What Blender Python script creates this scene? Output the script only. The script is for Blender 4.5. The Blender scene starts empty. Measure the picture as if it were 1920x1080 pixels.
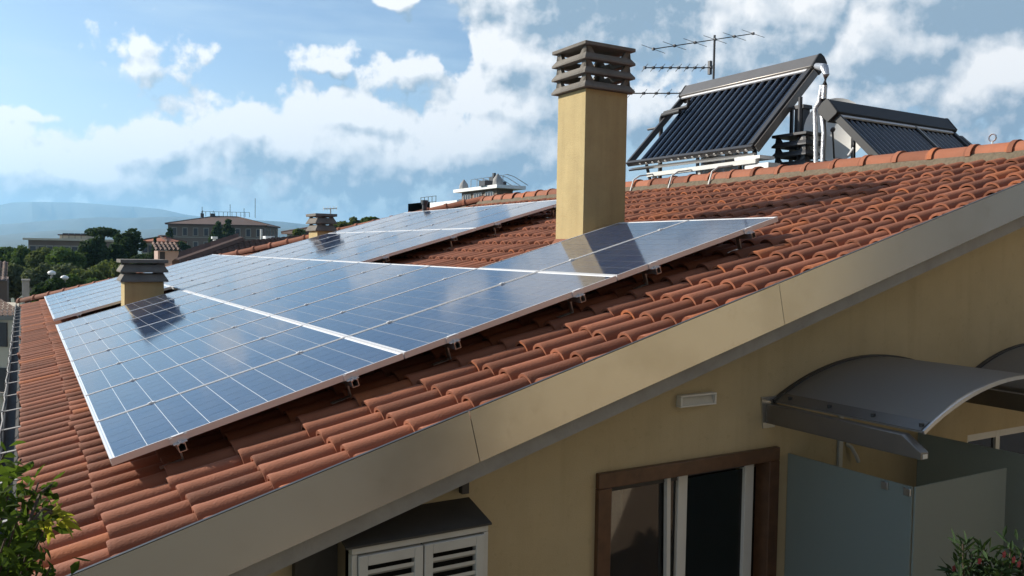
import bpy, math, random
import numpy as np
from mathutils import Vector, Matrix
random.seed(7); rng = np.random.default_rng(7)
rad = math.radians
scene = bpy.context.scene
COL = scene.collection

# ------------------------------------------------------------------ camera
YAW, PITCH, ROLL, FPX = rad(30.637), rad(-2.472), rad(0.942), 1549.2
CAM = Vector((-0.367, -4.546, 1.069))
_f = Vector((math.sin(YAW)*math.cos(PITCH), math.cos(YAW)*math.cos(PITCH), math.sin(PITCH)))
_r = Vector((math.cos(YAW), -math.sin(YAW), 0)); _u = _r.cross(_f)
CR = _r*math.cos(ROLL)+_u*math.sin(ROLL); CU = -_r*math.sin(ROLL)+_u*math.cos(ROLL); CF = _f
cd = bpy.data.cameras.new("camera"); cam = bpy.data.objects.new("camera", cd); COL.objects.link(cam)
cam.matrix_world = Matrix(((CR.x, CU.x, -CF.x, CAM.x), (CR.y, CU.y, -CF.y, CAM.y), (CR.z, CU.z, -CF.z, CAM.z), (0, 0, 0, 1)))
cd.sensor_width = 36; cd.lens = FPX/1920*36; cd.clip_start = 0.05; cd.clip_end = 60000
scene.camera = cam

# ------------------------------------------------------------------ light, sky, exposure
SUN_AZ, SUN_EL = rad(-47.0), rad(28.5)          # azimuth measured from +Y towards +X
SUN = Vector((math.sin(SUN_AZ)*math.cos(SUN_EL), math.cos(SUN_AZ)*math.cos(SUN_EL), math.sin(SUN_EL)))
sl = bpy.data.lights.new("sun", 'SUN'); sl.energy = 5.0; sl.angle = rad(0.53); sl.color = (1.0, 0.92, 0.80)
so = bpy.data.objects.new("sun", sl); COL.objects.link(so)
so.rotation_euler = SUN.to_track_quat('Z', 'Y').to_euler(); so.location = (-30, 30, 40)
vs = scene.view_settings
vs.view_transform = 'Standard'; vs.look = 'None'; vs.exposure = 0.55; vs.gamma = 1.0; vs.use_curve_mapping = False
scene.cycles.use_denoising = True
scene.cycles.max_bounces = 6; scene.cycles.diffuse_bounces = 3; scene.cycles.glossy_bounces = 3; scene.cycles.transparent_max_bounces = 12; scene.cycles.volume_bounces = 1

def az_el(x, y):
    d = CR*((x-960)/FPX)+CU*((540-y)/FPX)+CF
    return math.degrees(math.atan2(d.x, d.y)), math.degrees(math.atan2(d.z, math.hypot(d.x, d.y)))

def N(nt, typ, **kw):
    n = nt.nodes.new(typ)
    for k, v in kw.items():
        if k.startswith('i_'):
            key = k[2:]; key = int(key) if key.isdigit() else key
            n.inputs[key].default_value = v
        else: setattr(n, k, v)
    return n

# cloud density: a node group evaluated twice (here and a step towards the sun)
# (azimuth, elevation, half width, half height, weight) in degrees of sky
CLOUDS = []
def cl(x, y, rx, ry, w=1.0):
    a, e = az_el(x, y); CLOUDS.append((a, e, rx/FPX*57.3, ry/FPX*57.3, w))
cl(110, 316, 320, 66, .9); cl(270, 280, 100, 52, 1.0); cl(60, 292, 120, 40, .8)
cl(640, 286, 350, 96, 1.05); cl(480, 255, 140, 74, 1.0); cl(670, 225, 170, 52, .9); cl(920, 275, 210, 84, 1.1)
cl(745, 126, 74, 40, .6); cl(615, 122, 46, 22, .45); cl(592, 90, 46, 16, .35)
cl(292, 124, 70, 24, .30); cl(268, 72, 42, 12, .12); cl(40, 216, 40, 10, .4)
cl(975, 110, 110, 130, .95); cl(898, 74, 26, 26, .5); cl(950, 205, 120, 80, .9)
cl(1130, -90, 320, 190, 1.75); cl(1130, 190, 230, 90, .8); cl(1440, 20, 230, 130, 1.2)
cl(1660, 60, 170, 100, 1.15); cl(1800, -60, 300, 110, 1.5); cl(1870, 150, 150, 96, 1.15); cl(1560, 180, 260, 60, .7)
cl(740, -10, 90, 20, .8)

gd = bpy.data.node_groups.new("cloud_density", 'ShaderNodeTree')
gd.interface.new_socket("P", in_out='INPUT', socket_type='NodeSocketVector')
gd.interface.new_socket("D", in_out='OUTPUT', socket_type='NodeSocketFloat')
gd.interface.new_socket("B", in_out='OUTPUT', socket_type='NodeSocketFloat')
gi = gd.nodes.new('NodeGroupInput'); go = gd.nodes.new('NodeGroupOutput')
L = gd.links.new
wn = N(gd, 'ShaderNodeTexNoise', noise_dimensions='2D', i_Scale=0.16, i_Detail=3.0, i_Roughness=0.6); L(gi.outputs[0], wn.inputs['Vector'])
ws = N(gd, 'ShaderNodeVectorMath', operation='SUBTRACT'); ws.inputs[1].default_value = (.5, .5, .5); L(wn.outputs['Color'], ws.inputs[0])
wm = N(gd, 'ShaderNodeVectorMath', operation='MULTIPLY_ADD'); wm.inputs[1].default_value = (5.0, 2.4, 0)
L(ws.outputs[0], wm.inputs[0]); L(gi.outputs[0], wm.inputs[2])
prev = None
for (a, e, rx, ry, w) in CLOUDS:
    m = N(gd, 'ShaderNodeVectorMath', operation='MULTIPLY_ADD')
    m.inputs[1].default_value = (1/rx, 1/ry, 0); m.inputs[2].default_value = (-a/rx, -e/ry, 0); L(wm.outputs[0], m.inputs[0])
    ln = N(gd, 'ShaderNodeVectorMath', operation='LENGTH'); L(m.outputs[0], ln.inputs[0])
    s = N(gd, 'ShaderNodeMath', operation='MULTIPLY_ADD'); s.inputs[1].default_value = -w; s.inputs[2].default_value = w
    L(ln.outputs['Value'], s.inputs[0])
    if prev is None: prev = s
    else:
        mx = N(gd, 'ShaderNodeMath', operation='SMOOTH_MAX', i_2=0.25); L(prev.outputs[0], mx.inputs[0]); L(s.outputs[0], mx.inputs[1]); prev = mx
# the same broken cloud everywhere else in the sky
gn = N(gd, 'ShaderNodeTexNoise', noise_dimensions='2D', i_Scale=0.045, i_Detail=3.0); L(gi.outputs[0], gn.inputs['Vector'])
gm = N(gd, 'ShaderNodeMapRange'); gm.inputs[1].default_value = .55; gm.inputs[2].default_value = .85; gm.inputs[3].default_value = -.3; gm.inputs[4].default_value = .8
L(gn.outputs['Fac'], gm.inputs[0])
sx = N(gd, 'ShaderNodeSeparateXYZ'); L(gi.outputs[0], sx.inputs[0])
ab = N(gd, 'ShaderNodeMath', operation='SUBTRACT', i_1=31.0); L(sx.outputs['X'], ab.inputs[0])
ab2 = N(gd, 'ShaderNodeMath', operation='ABSOLUTE'); L(ab.outputs[0], ab2.inputs[0])
am = N(gd, 'ShaderNodeMapRange'); am.inputs[1].default_value = 32; am.inputs[2].default_value = 50; am.inputs[3].default_value = -.6; am.inputs[4].default_value = 0; L(ab2.outputs[0], am.inputs[0])
eh = N(gd, 'ShaderNodeMapRange'); eh.inputs[1].default_value = 19; eh.inputs[2].default_value = 32; eh.inputs[3].default_value = -.6; eh.inputs[4].default_value = 0; L(sx.outputs['Y'], eh.inputs[0])
am2 = N(gd, 'ShaderNodeMath', operation='MAXIMUM'); L(am.outputs[0], am2.inputs[0]); L(eh.outputs[0], am2.inputs[1])
gsum = N(gd, 'ShaderNodeMath', operation='ADD'); L(gm.outputs[0], gsum.inputs[0]); L(am2.outputs[0], gsum.inputs[1])
mxx = N(gd, 'ShaderNodeMath', operation='MAXIMUM'); L(prev.outputs[0], mxx.inputs[0]); L(gsum.outputs[0], mxx.inputs[1])
fb = N(gd, 'ShaderNodeTexNoise', noise_dimensions='2D', i_Scale=0.38, i_Detail=5.0, i_Roughness=0.62); L(gi.outputs[0], fb.inputs['Vector'])
fm = N(gd, 'ShaderNodeMath', operation='MULTIPLY_ADD', i_1=1.3, i_2=-0.62); L(fb.outputs['Fac'], fm.inputs[0])
sm = N(gd, 'ShaderNodeMath', operation='ADD'); L(mxx.outputs[0], sm.inputs[0]); L(fm.outputs[0], sm.inputs[1])
# rounded cumulus heads
vo = N(gd, 'ShaderNodeTexVoronoi', voronoi_dimensions='2D', feature='F1', i_Scale=0.36, i_Detail=2.0, i_Roughness=0.5); vo.normalize = True
vw = N(gd, 'ShaderNodeVectorMath', operation='MULTIPLY_ADD'); vw.inputs[1].default_value = (1.6, 1.6, 0); L(ws.outputs[0], vw.inputs[0]); L(gi.outputs[0], vw.inputs[2]); L(vw.outputs[0], vo.inputs['Vector'])
vm = N(gd, 'ShaderNodeMath', operation='MULTIPLY_ADD', i_1=-1.25, i_2=0.46); L(vo.outputs['Distance'], vm.inputs[0])
sv = N(gd, 'ShaderNodeMath', operation='ADD'); L(sm.outputs[0], sv.inputs[0]); L(vm.outputs[0], sv.inputs[1]); sm = sv
L(sm.outputs[0], go.inputs[0]); L(mxx.outputs[0], go.inputs[1])

world = bpy.data.worlds.new("World"); scene.world = world; world.use_nodes = True
world.cycles.sampling_method = 'MANUAL'; world.cycles.sample_map_resolution = 256
wt = world.node_tree; wt.nodes.clear(); L = wt.links.new
out = wt.nodes.new('ShaderNodeOutputWorld'); bg = N(wt, 'ShaderNodeBackground', i_Strength=0.102); L(bg.outputs[0], out.inputs[0])
sky = wt.nodes.new('ShaderNodeTexSky'); sky.sky_type = 'NISHITA'; sky.sun_disc = False
sky.sun_elevation = SUN_EL; sky.sun_rotation = SUN_AZ; sky.altitude = 400; sky.air_density = 1.0; sky.dust_density = 0.6; sky.ozone_density = 1.4
tc = wt.nodes.new('ShaderNodeTexCoord'); sp = wt.nodes.new('ShaderNodeSeparateXYZ'); L(tc.outputs['Generated'], sp.inputs[0])
at = N(wt, 'ShaderNodeMath', operation='ARCTAN2'); L(sp.outputs['X'], at.inputs[0]); L(sp.outputs['Y'], at.inputs[1])
el = N(wt, 'ShaderNodeMath', operation='ARCSINE'); L(sp.outputs['Z'], el.inputs[0])
cb = wt.nodes.new('ShaderNodeCombineXYZ'); L(at.outputs[0], cb.inputs[0]); L(el.outputs[0], cb.inputs[1])
pd = N(wt, 'ShaderNodeVectorMath', operation='SCALE'); pd.inputs['Scale'].default_value = 57.2958; L(cb.outputs[0], pd.inputs[0])
d1 = wt.nodes.new('ShaderNodeGroup'); d1.node_tree = gd; L(pd.outputs[0], d1.inputs[0])
of = N(wt, 'ShaderNodeVectorMath', operation='ADD'); of.inputs[1].default_value = (-0.4, 0.6, 0); L(pd.outputs[0], of.inputs[0])
d2 = wt.nodes.new('ShaderNodeGroup'); d2.node_tree = gd; L(of.outputs[0], d2.inputs[0])
def mrange(src, a, b, c=0.0, d=1.0, smooth=True):
    m = N(wt, 'ShaderNodeMapRange'); m.interpolation_type = 'SMOOTHSTEP' if smooth else 'LINEAR'
    m.inputs[1].default_value = a; m.inputs[2].default_value = b; m.inputs[3].default_value = c; m.inputs[4].default_value = d
    L(src, m.inputs[0]); return m.outputs[0]
mask = mrange(d1.outputs[0], 0.0, 0.34)
df = N(wt, 'ShaderNodeMath', operation='SUBTRACT'); L(d1.outputs[0], df.inputs[0]); L(d2.outputs[0], df.inputs[1])
of3 = N(wt, 'ShaderNodeVectorMath', operation='ADD'); of3.inputs[1].default_value = (-0.9, 1.9, 0); L(pd.outputs[0], of3.inputs[0])
d3 = wt.nodes.new('ShaderNodeGroup'); d3.node_tree = gd; L(of3.outputs[0], d3.inputs[0])
df3 = N(wt, 'ShaderNodeMath', operation='SUBTRACT'); L(d1.outputs[1], df3.inputs[0]); L(d3.outputs[1], df3.inputs[1])
dfs = N(wt, 'ShaderNodeMath', operation='MULTIPLY_ADD', i_1=1.0); L(df3.outputs[0], dfs.inputs[0]); L(df.outputs[0], dfs.inputs[2])
lit = mrange(dfs.outputs[0], -0.72, 0.74, smooth=False)
thick = mrange(d1.outputs[0], 0.75, 1.7)
inv = N(wt, 'ShaderNodeMath', operation='MULTIPLY_ADD', i_1=-0.60, i_2=1.0); L(thick, inv.inputs[0])
br = N(wt, 'ShaderNodeMath', operation='MULTIPLY'); L(lit, br.inputs[0]); L(inv.outputs[0], br.inputs[1])
brs = mrange(br.outputs[0], 0.14, 0.74, smooth=False)
def mixc(fac, a, b, blend='MIX'):
    m = N(wt, 'ShaderNodeMix', data_type='RGBA', blend_type=blend)
    for s, v in ((0, fac), (6, a), (7, b)):
        if isinstance(v, (int, float)): m.inputs[s].default_value = v
        elif isinstance(v, tuple): m.inputs[s].default_value = (*v, 1)
        else: L(v, m.inputs[s])
    return m.outputs[2]
ccol = mixc(brs, (2.15, 2.95, 3.75), (7.5, 7.45, 7.4))
# thin veil of cirrus streaks and a pale lower sky
ci = N(wt, 'ShaderNodeTexNoise', noise_dimensions='2D', i_Scale=0.05, i_Detail=6.0, i_Roughness=.55)
cm = N(wt, 'ShaderNodeVectorMath', operation='MULTIPLY'); cm.inputs[1].default_value = (0.9, 5.5, 1); L(pd.outputs[0], cm.inputs[0]); L(cm.outputs[0], ci.inputs['Vector'])
civ0 = mrange(ci.outputs['Fac'], .38, .75, 0.0, .55); cvh = mrange(el.outputs[0], rad(16.0), rad(30.0), 1.0, 0.35)
civm = N(wt, 'ShaderNodeMath', operation='MULTIPLY'); L(civ0, civm.inputs[0]); L(cvh, civm.inputs[1]); civ = civm.outputs[0]
lowp = mrange(el.outputs[0], rad(1.0), rad(12.0), .85, 0.0)
veil = N(wt, 'ShaderNodeMath', operation='MAXIMUM'); L(civ, veil.inputs[0]); L(lowp, veil.inputs[1])
skyv = mixc(veil.outputs[0], sky.outputs[0], (4.6, 5.7, 6.5))
final = mixc(mask, skyv, ccol)
L(final, bg.inputs['Color'])

# ------------------------------------------------------------------ helpers
SL = rad(16.249); EV = Vector((math.cos(SL), 0, math.sin(SL))); NV = Vector((-math.sin(SL), 0, math.cos(SL)))
PU, PV = 1.01, 1.6488
def R(u, v, h): return Vector((v*EV.x+h*NV.x, u, v*EV.z+h*NV.z))
ROOFM = Matrix(((0, EV.x, NV.x), (-1, 0, 0), (0, EV.z, NV.z))).to_4x4()     # local x=-u, y=up slope, z=normal
def ray(x, y): return CR*((x-960)/FPX)+CU*((540-y)/FPX)+CF
def PY(x, y, Y): d = ray(x, y); return CAM+d*((Y-CAM.y)/d.y)
def PX(x, y, X): d = ray(x, y); return CAM+d*((X-CAM.x)/d.x)
def PD(x, y, D): d = ray(x, y); return CAM+d*(D/math.hypot(d.x, d.y))      # at a ground distance

class MB:
    def __init__(s): s.v = []; s.f = []; s.sm = []
    def poly(s, pts, faces, smooth=False):
        o = len(s.v); s.v += [tuple(p) for p in pts]
        for f in faces: s.f.append([i+o for i in f]); s.sm.append(smooth)
        return s
    def box(s, lo, hi, M=None):
        x0, y0, z0 = lo; x1, y1, z1 = hi
        p = [Vector(q) for q in ((x0, y0, z0), (x1, y0, z0), (x1, y1, z0), (x0, y1, z0), (x0, y0, z1), (x1, y0, z1), (x1, y1, z1), (x0, y1, z1))]
        if M is not None: p = [M @ q for q in p]
        return s.poly(p, [(0, 3, 2, 1), (4, 5, 6, 7), (0, 1, 5, 4), (1, 2, 6, 5), (2, 3, 7, 6), (3, 0, 4, 7)])
    def bar(s, a, b, w, h, up=Vector((0, 0, 1))):
        a = Vector(a); b = Vector(b); d = (b-a); n = d.length; d = d/n
        x = d.cross(up); x = x.normalized() if x.length > 1e-5 else Vector((1, 0, 0)); z = x.cross(d)
        M = Matrix(((x.x, d.x, z.x, a.x), (x.y, d.y, z.y, a.y), (x.z, d.z, z.z, a.z), (0, 0, 0, 1)))
        return s.box((-w/2, 0, -h/2), (w/2, n, h/2), M)
    def tube(s, pts, r, n=8, cap=True):
        pts = [Vector(p) for p in pts]; rr = r if isinstance(r, (list, tuple)) else [r]*len(pts)
        rings = []; ref = None
        for i, p in enumerate(pts):
            d = (pts[min(i+1, len(pts)-1)]-pts[max(i-1, 0)]).normalized()
            if ref is None: ref = Vector((0, 0, 1)) if abs(d.z) < .9 else Vector((1, 0, 0))
            x = d.cross(ref).normalized(); y = d.cross(x)
            rings.append([p+(x*math.cos(2*math.pi*k/n)+y*math.sin(2*math.pi*k/n))*rr[i] for k in range(n)])
        vs_ = [q for g in rings for q in g]; fs = []
        for i in range(len(pts)-1):
            for k in range(n): fs.append((i*n+k, i*n+(k+1) % n, (i+1)*n+(k+1) % n, (i+1)*n+k))
        s.poly(vs_, fs, True)
        if cap:
            o = len(s.v)-len(vs_); s.f.append([o+k for k in range(n)][::-1]); s.sm.append(False)
            s.f.append([o+(len(pts)-1)*n+k for k in range(n)]); s.sm.append(False)
        return s
    def prism(s, poly, ext):            # poly: list of points, ext: vector
        n = len(poly); e = Vector(ext); p = [Vector(q) for q in poly]; p += [q+e for q in p]
        return s.poly(p, [tuple(range(n))[::-1], tuple(range(n, 2*n))]+[(i, (i+1) % n, n+(i+1) % n, n+i) for i in range(n)])
    def mesh(s, name, off=Vector((0, 0, 0))):
        me = bpy.data.meshes.new(name)
        me.from_pydata([(a-off.x, b-off.y, c-off.z) for a, b, c in s.v], [], s.f)
        me.polygons.foreach_set('use_smooth', s.sm); me.update()
        import bmesh
        bm = bmesh.new(); bm.from_mesh(me); bmesh.ops.recalc_face_normals(bm, faces=bm.faces); bm.to_mesh(me); bm.free()
        me.set_sharp_from_angle(angle=rad(40))
        return me
    def build(s, name, m, parent=None, bevel=0.0):
        me = s.mesh(name, OFF.get(parent.name if parent else None, Vector((0, 0, 0))))
        me.materials.append(m); o = bpy.data.objects.new(name, me); COL.objects.link(o)
        if parent: o.parent = parent; OFF[o.name] = OFF.get(parent.name, Vector((0, 0, 0)))
        if bevel:
            b = o.modifiers.new('bevel', 'BEVEL'); b.width = bevel; b.segments = 2; b.limit_method = 'ANGLE'
        return o
OFF = {}
def tag(o, label=None, cat=None, group=None, kind=None):
    if label: o['label'] = label
    if cat: o['category'] = cat
    if group: o['group'] = group
    if kind: o['kind'] = kind
    return o
def thing(name, loc, label, cat, group=None):
    o = bpy.data.objects.new(name, None); o.location = loc; o.empty_display_size = .2; COL.objects.link(o)
    OFF[o.name] = Vector(loc); return tag(o, label, cat, group)
def arr_mesh(name, V, F, mats, smooth=False, uv=None):
    V = np.asarray(V, np.float32); F = np.asarray(F, np.int32); me = bpy.data.meshes.new(name)
    k = F.shape[1]
    me.vertices.add(len(V)); me.vertices.foreach_set('co', V.ravel())
    me.loops.add(F.size); me.loops.foreach_set('vertex_index', F.ravel())
    me.polygons.add(len(F)); me.polygons.foreach_set('loop_start', np.arange(0, F.size, k, dtype=np.int32))
    me.polygons.foreach_set('use_smooth', np.full(len(F), smooth))
    if uv is not None:
        l = me.uv_layers.new(name='UVMap'); l.data.foreach_set('uv', np.asarray(uv, np.float32).ravel())
    me.update(calc_edges=True); me.validate()
    for m in mats: me.materials.append(m)
    return me
def obj(name, me, parent=None):
    o = bpy.data.objects.new(name, me); COL.objects.link(o)
    if parent: o.parent = parent
    return o

# ------------------------------------------------------------------ materials
def material(name, col, rough=.6, metal=0.0, var=.12, scale=6.0, stain=0.0, stain_col=(.1, .09, .08), stain_scale=1.2, bump=0.0, bump_scale=60,
             rnd=0.0, rnd_col=None, coat=0.0, coat_rough=.05, spec=.5, trans=0.0, streak=0.0, streak_col=(.1, .09, .08), spots=0.0, spot_col=(.05, .05, .04), spot_scale=40):
    m = bpy.data.materials.new(name); m.use_nodes = True; nt = m.node_tree; K = nt.links.new
    b = nt.nodes['Principled BSDF']; b.inputs['Roughness'].default_value = rough; b.inputs['Metallic'].default_value = metal
    b.inputs['Coat Weight'].default_value = coat; b.inputs['Coat Roughness'].default_value = coat_rough
    b.inputs['Specular IOR Level'].default_value = spec; b.inputs['Transmission Weight'].default_value = trans
    g = nt.nodes.new('ShaderNodeNewGeometry')
    n1 = N(nt, 'ShaderNodeTexNoise', i_Scale=scale, i_Detail=6.0, i_Roughness=.6); K(g.outputs['Position'], n1.inputs['Vector'])
    mx = N(nt, 'ShaderNodeMix', data_type='RGBA'); K(n1.outputs['Fac'], mx.inputs[0])
    mx.inputs[6].default_value = (*[c*(1-2*var) for c in col], 1); mx.inputs[7].default_value = (*[min(1, c*(1+2*var)) for c in col], 1)
    cur = mx.outputs[2]
    if rnd:
        oi = nt.nodes.new('ShaderNodeObjectInfo')
        ad = N(nt, 'ShaderNodeMath', operation='ADD'); K(g.outputs['Random Per Island'], ad.inputs[0]); K(oi.outputs['Random'], ad.inputs[1])
        fr = N(nt, 'ShaderNodeMath', operation='FRACT'); K(ad.outputs[0], fr.inputs[0])
        hs = N(nt, 'ShaderNodeMapRange'); hs.inputs[3].default_value = 1-rnd; hs.inputs[4].default_value = 1+rnd; K(fr.outputs[0], hs.inputs[0])
        sc = N(nt, 'ShaderNodeVectorMath', operation='SCALE'); K(cur, sc.inputs[0]); K(hs.outputs[0], sc.inputs['Scale']); cur = sc.outputs[0]
        if rnd_col:
            f2 = N(nt, 'ShaderNodeMath', operation='MULTIPLY', i_1=17.31); K(fr.outputs[0], f2.inputs[0])
            f3 = N(nt, 'ShaderNodeMath', operation='FRACT'); K(f2.outputs[0], f3.inputs[0])
            st = N(nt, 'ShaderNodeMapRange'); st.inputs[1].default_value = .93; st.inputs[2].default_value = .97; K(f3.outputs[0], st.inputs[0])
            m3 = N(nt, 'ShaderNodeMix', data_type='RGBA'); K(st.outputs[0], m3.inputs[0]); K(cur, m3.inputs[6]); m3.inputs[7].default_value = (*rnd_col, 1); cur = m3.outputs[2]
    if stain:
        n2 = N(nt, 'ShaderNodeTexNoise', i_Scale=stain_scale, i_Detail=8.0, i_Roughness=.65); K(g.outputs['Position'], n2.inputs['Vector'])
        r2 = N(nt, 'ShaderNodeMapRange'); r2.inputs[1].default_value = .48; r2.inputs[2].default_value = .78; r2.inputs[4].default_value = stain; K(n2.outputs['Fac'], r2.inputs[0])
        m2 = N(nt, 'ShaderNodeMix', data_type='RGBA'); K(r2.outputs[0], m2.inputs[0]); K(cur, m2.inputs[6]); m2.inputs[7].default_value = (*stain_col, 1); cur = m2.outputs[2]
    if streak:      # rain marks running down
        mp = N(nt, 'ShaderNodeVectorMath', operation='MULTIPLY'); mp.inputs[1].default_value = (9, 9, .7); K(g.outputs['Position'], mp.inputs[0])
        n4 = N(nt, 'ShaderNodeTexNoise', i_Scale=1.0, i_Detail=5.0, i_Roughness=.6); K(mp.outputs[0], n4.inputs['Vector'])
        r4 = N(nt, 'ShaderNodeMapRange'); r4.inputs[1].default_value = .50; r4.inputs[2].default_value = .80; r4.inputs[4].default_value = streak; K(n4.outputs['Fac'], r4.inputs[0])
        m4 = N(nt, 'ShaderNodeMix', data_type='RGBA'); K(r4.outputs[0], m4.inputs[0]); K(cur, m4.inputs[6]); m4.inputs[7].default_value = (*streak_col, 1); cur = m4.outputs[2]
    if spots:       # lichen and dirt specks
        n5 = N(nt, 'ShaderNodeTexNoise', i_Scale=spot_scale, i_Detail=4.0, i_Roughness=.7); K(g.outputs['Position'], n5.inputs['Vector'])
        r5 = N(nt, 'ShaderNodeMapRange'); r5.inputs[1].default_value = .60; r5.inputs[2].default_value = .68; r5.inputs[4].default_value = spots; K(n5.outputs['Fac'], r5.inputs[0])
        m5 = N(nt, 'ShaderNodeMix', data_type='RGBA'); K(r5.outputs[0], m5.inputs[0]); K(cur, m5.inputs[6]); m5.inputs[7].default_value = (*spot_col, 1); cur = m5.outputs[2]
    K(cur, b.inputs['Base Color'])
    if bump:
        n3 = N(nt, 'ShaderNodeTexNoise', i_Scale=bump_scale, i_Detail=5.0); K(g.outputs['Position'], n3.inputs['Vector'])
        bp = N(nt, 'ShaderNodeBump', i_Strength=bump, i_Distance=.01); K(n3.outputs['Fac'], bp.inputs['Height']); K(bp.outputs[0], b.inputs['Normal'])
    return m

M = {}
M['tile'] = material('terracotta', (.262, .099, .055), .78, var=.16, scale=9, rnd=.30, rnd_col=(.38, .13, .055), stain=.5, stain_col=(.105, .052, .037), stain_scale=4.5, bump=.3, bump_scale=90, spec=.25, spots=.35, spot_col=(.16, .12, .09), spot_scale=55)
M['tile_old'] = material('old_terracotta', (.115, .062, .044), .85, var=.2, scale=6, rnd=.25, stain=.5, stain_col=(.06, .05, .04))
M['deck'] = material('roof_underlay', (.06, .04, .03), .9)
M['mortar'] = material('ridge_mortar', (.135, .105, .07), .95, var=.3, scale=25, stain=.5, stain_col=(.08, .08, .05), bump=.8, bump_scale=30)
M['stucco'] = material('yellow_stucco', (.45, .355, .185), .9, var=.08, scale=5, stain=.28, stain_col=(.30, .225, .115), stain_scale=2.2, bump=.5, bump_scale=120, spec=.15, streak=.35, streak_col=(.26, .19, .10), spots=.25, spot_col=(.28, .22, .12), spot_scale=25)
M['wall'] = material('cream_wall', (.54, .45, .29), .9, var=.06, scale=3, stain=.25, stain_col=(.36, .28, .15), stain_scale=1.1, bump=.3, bump_scale=150, spec=.15, streak=.28, streak_col=(.33, .26, .15), spots=.2, spot_col=(.33, .27, .16), spot_scale=18)
M['concrete'] = material('grey_concrete', (.185, .17, .152), .9, var=.18, scale=10, stain=.55, stain_col=(.075, .068, .058), stain_scale=5, bump=.5, bump_scale=70, spec=.15, streak=.4, streak_col=(.06, .055, .045), spots=.3, spot_col=(.30, .28, .24), spot_scale=45)
M['slab'] = material('slab_edge', (.34, .33, .315), .9, var=.12, scale=12, stain=.55, stain_col=(.10, .09, .08), stain_scale=6, bump=.3)
M['fascia'] = material('painted_sheet_metal', (.66, .635, .575), .22, .80, var=.03, scale=2, stain=.35, stain_col=(.30, .26, .19), stain_scale=1.8, spec=.4, bump=.04, bump_scale=4, spots=.14, spot_col=(.30, .25, .17), spot_scale=6)
M['alu'] = material('anodised_aluminium', (.70, .70, .71), .42, .30, var=.03, scale=20)
M['steel'] = material('stainless_steel', (.58, .58, .58), .28, .9, var=.05, scale=10)
M['foil'] = material('crinkled_foil', (.55, .56, .58), .38, .8, var=.08, scale=30, bump=1.0, bump_scale=45)
M['back'] = material('white_backsheet', (.80, .82, .84), .5, coat=1.0, coat_rough=.085, spec=0.0, var=.01)
M['darkmetal'] = material('dark_grey_metal', (.055, .055, .058), .45, .3, var=.1)
M['gutter'] = material('dark_gutter', (.022, .023, .024), .7, var=.3, scale=6, spec=.15)
M['bronze'] = material('bronze_coated_metal', (.20, .185, .17), .35, .6, var=.06, scale=6)
M['pipe'] = material('black_lagging_and_shade', (.018, .019, .021), .6, var=.15)  # pipe lagging; also the shade put into the right collector's colour
M['white'] = material('white_paint', (.74, .74, .72), .5, var=.04)
M['greywhite'] = material('weathered_white', (.60, .60, .57), .6, var=.08, stain=.3, stain_col=(.3, .28, .25))
M['wood'] = material('brown_wood', (.105, .048, .022), .45, var=.35, scale=14, coat=.3, coat_rough=.3)
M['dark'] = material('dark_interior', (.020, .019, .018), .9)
M['glass'] = material('window_glass', (.012, .014, .016), .06, spec=.6, var=.2, scale=3)
def clear_glass():
    m = bpy.data.materials.new('clear_window_glass'); m.use_nodes = True; nt = m.node_tree; b = nt.nodes['Principled BSDF']; o = nt.nodes['Material Output']
    b.inputs['Base Color'].default_value = (.01, .012, .012, 1); b.inputs['Roughness'].default_value = .04
    t = nt.nodes.new('ShaderNodeBsdfTransparent'); t.inputs[0].default_value = (.80, .84, .83, 1)
    fr = N(nt, 'ShaderNodeFresnel', i_IOR=1.5); ad = N(nt, 'ShaderNodeMath', operation='ADD', i_1=.04); nt.links.new(fr.outputs[0], ad.inputs[0])
    g = N(nt, 'ShaderNodeBsdfGlossy', i_Roughness=.02); ms = nt.nodes.new('ShaderNodeMixShader')
    nt.links.new(ad.outputs[0], ms.inputs[0]); nt.links.new(t.outputs[0], ms.inputs[1]); nt.links.new(g.outputs[0], ms.inputs[2]); nt.links.new(ms.outputs[0], o.inputs[0])
    return m
M['clear'] = clear_glass()
M['reflection_sheet'] = material('pale_reflection', (.45, .43, .38), .9, var=.1, scale=12)
M['room'] = material('dim_room_wall', (.10, .09, .075), .9, var=.1)
M['farglass'] = material('far_window_glass', (.035, .035, .04), .3, spec=.4)
M['brickwall'] = material('brown_brick', (.15, .108, .082), .9, var=.12, scale=.6, stain=.3, stain_col=(.12, .095, .07), stain_scale=.25)
M['cream'] = material('cream_render', (.50, .44, .34), .9, var=.06, scale=.8, stain=.2, stain_col=(.3, .26, .2), stain_scale=.5)
M['ochre'] = material('ochre_render', (.36, .23, .13), .9, var=.08, scale=.8)
M['farroof'] = material('far_brown_roof', (.075, .043, .033), .9, var=.2, scale=.7, rnd=.2)
M['trim'] = material('pale_stone_trim', (.27, .24, .20), .9, var=.06)
M['bark'] = material('bark', (.075, .055, .04), .95, var=.3, scale=8, bump=.6)
M['greyboard'] = material('lead_grey_board', (.055, .052, .048), .7, var=.2)

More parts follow.
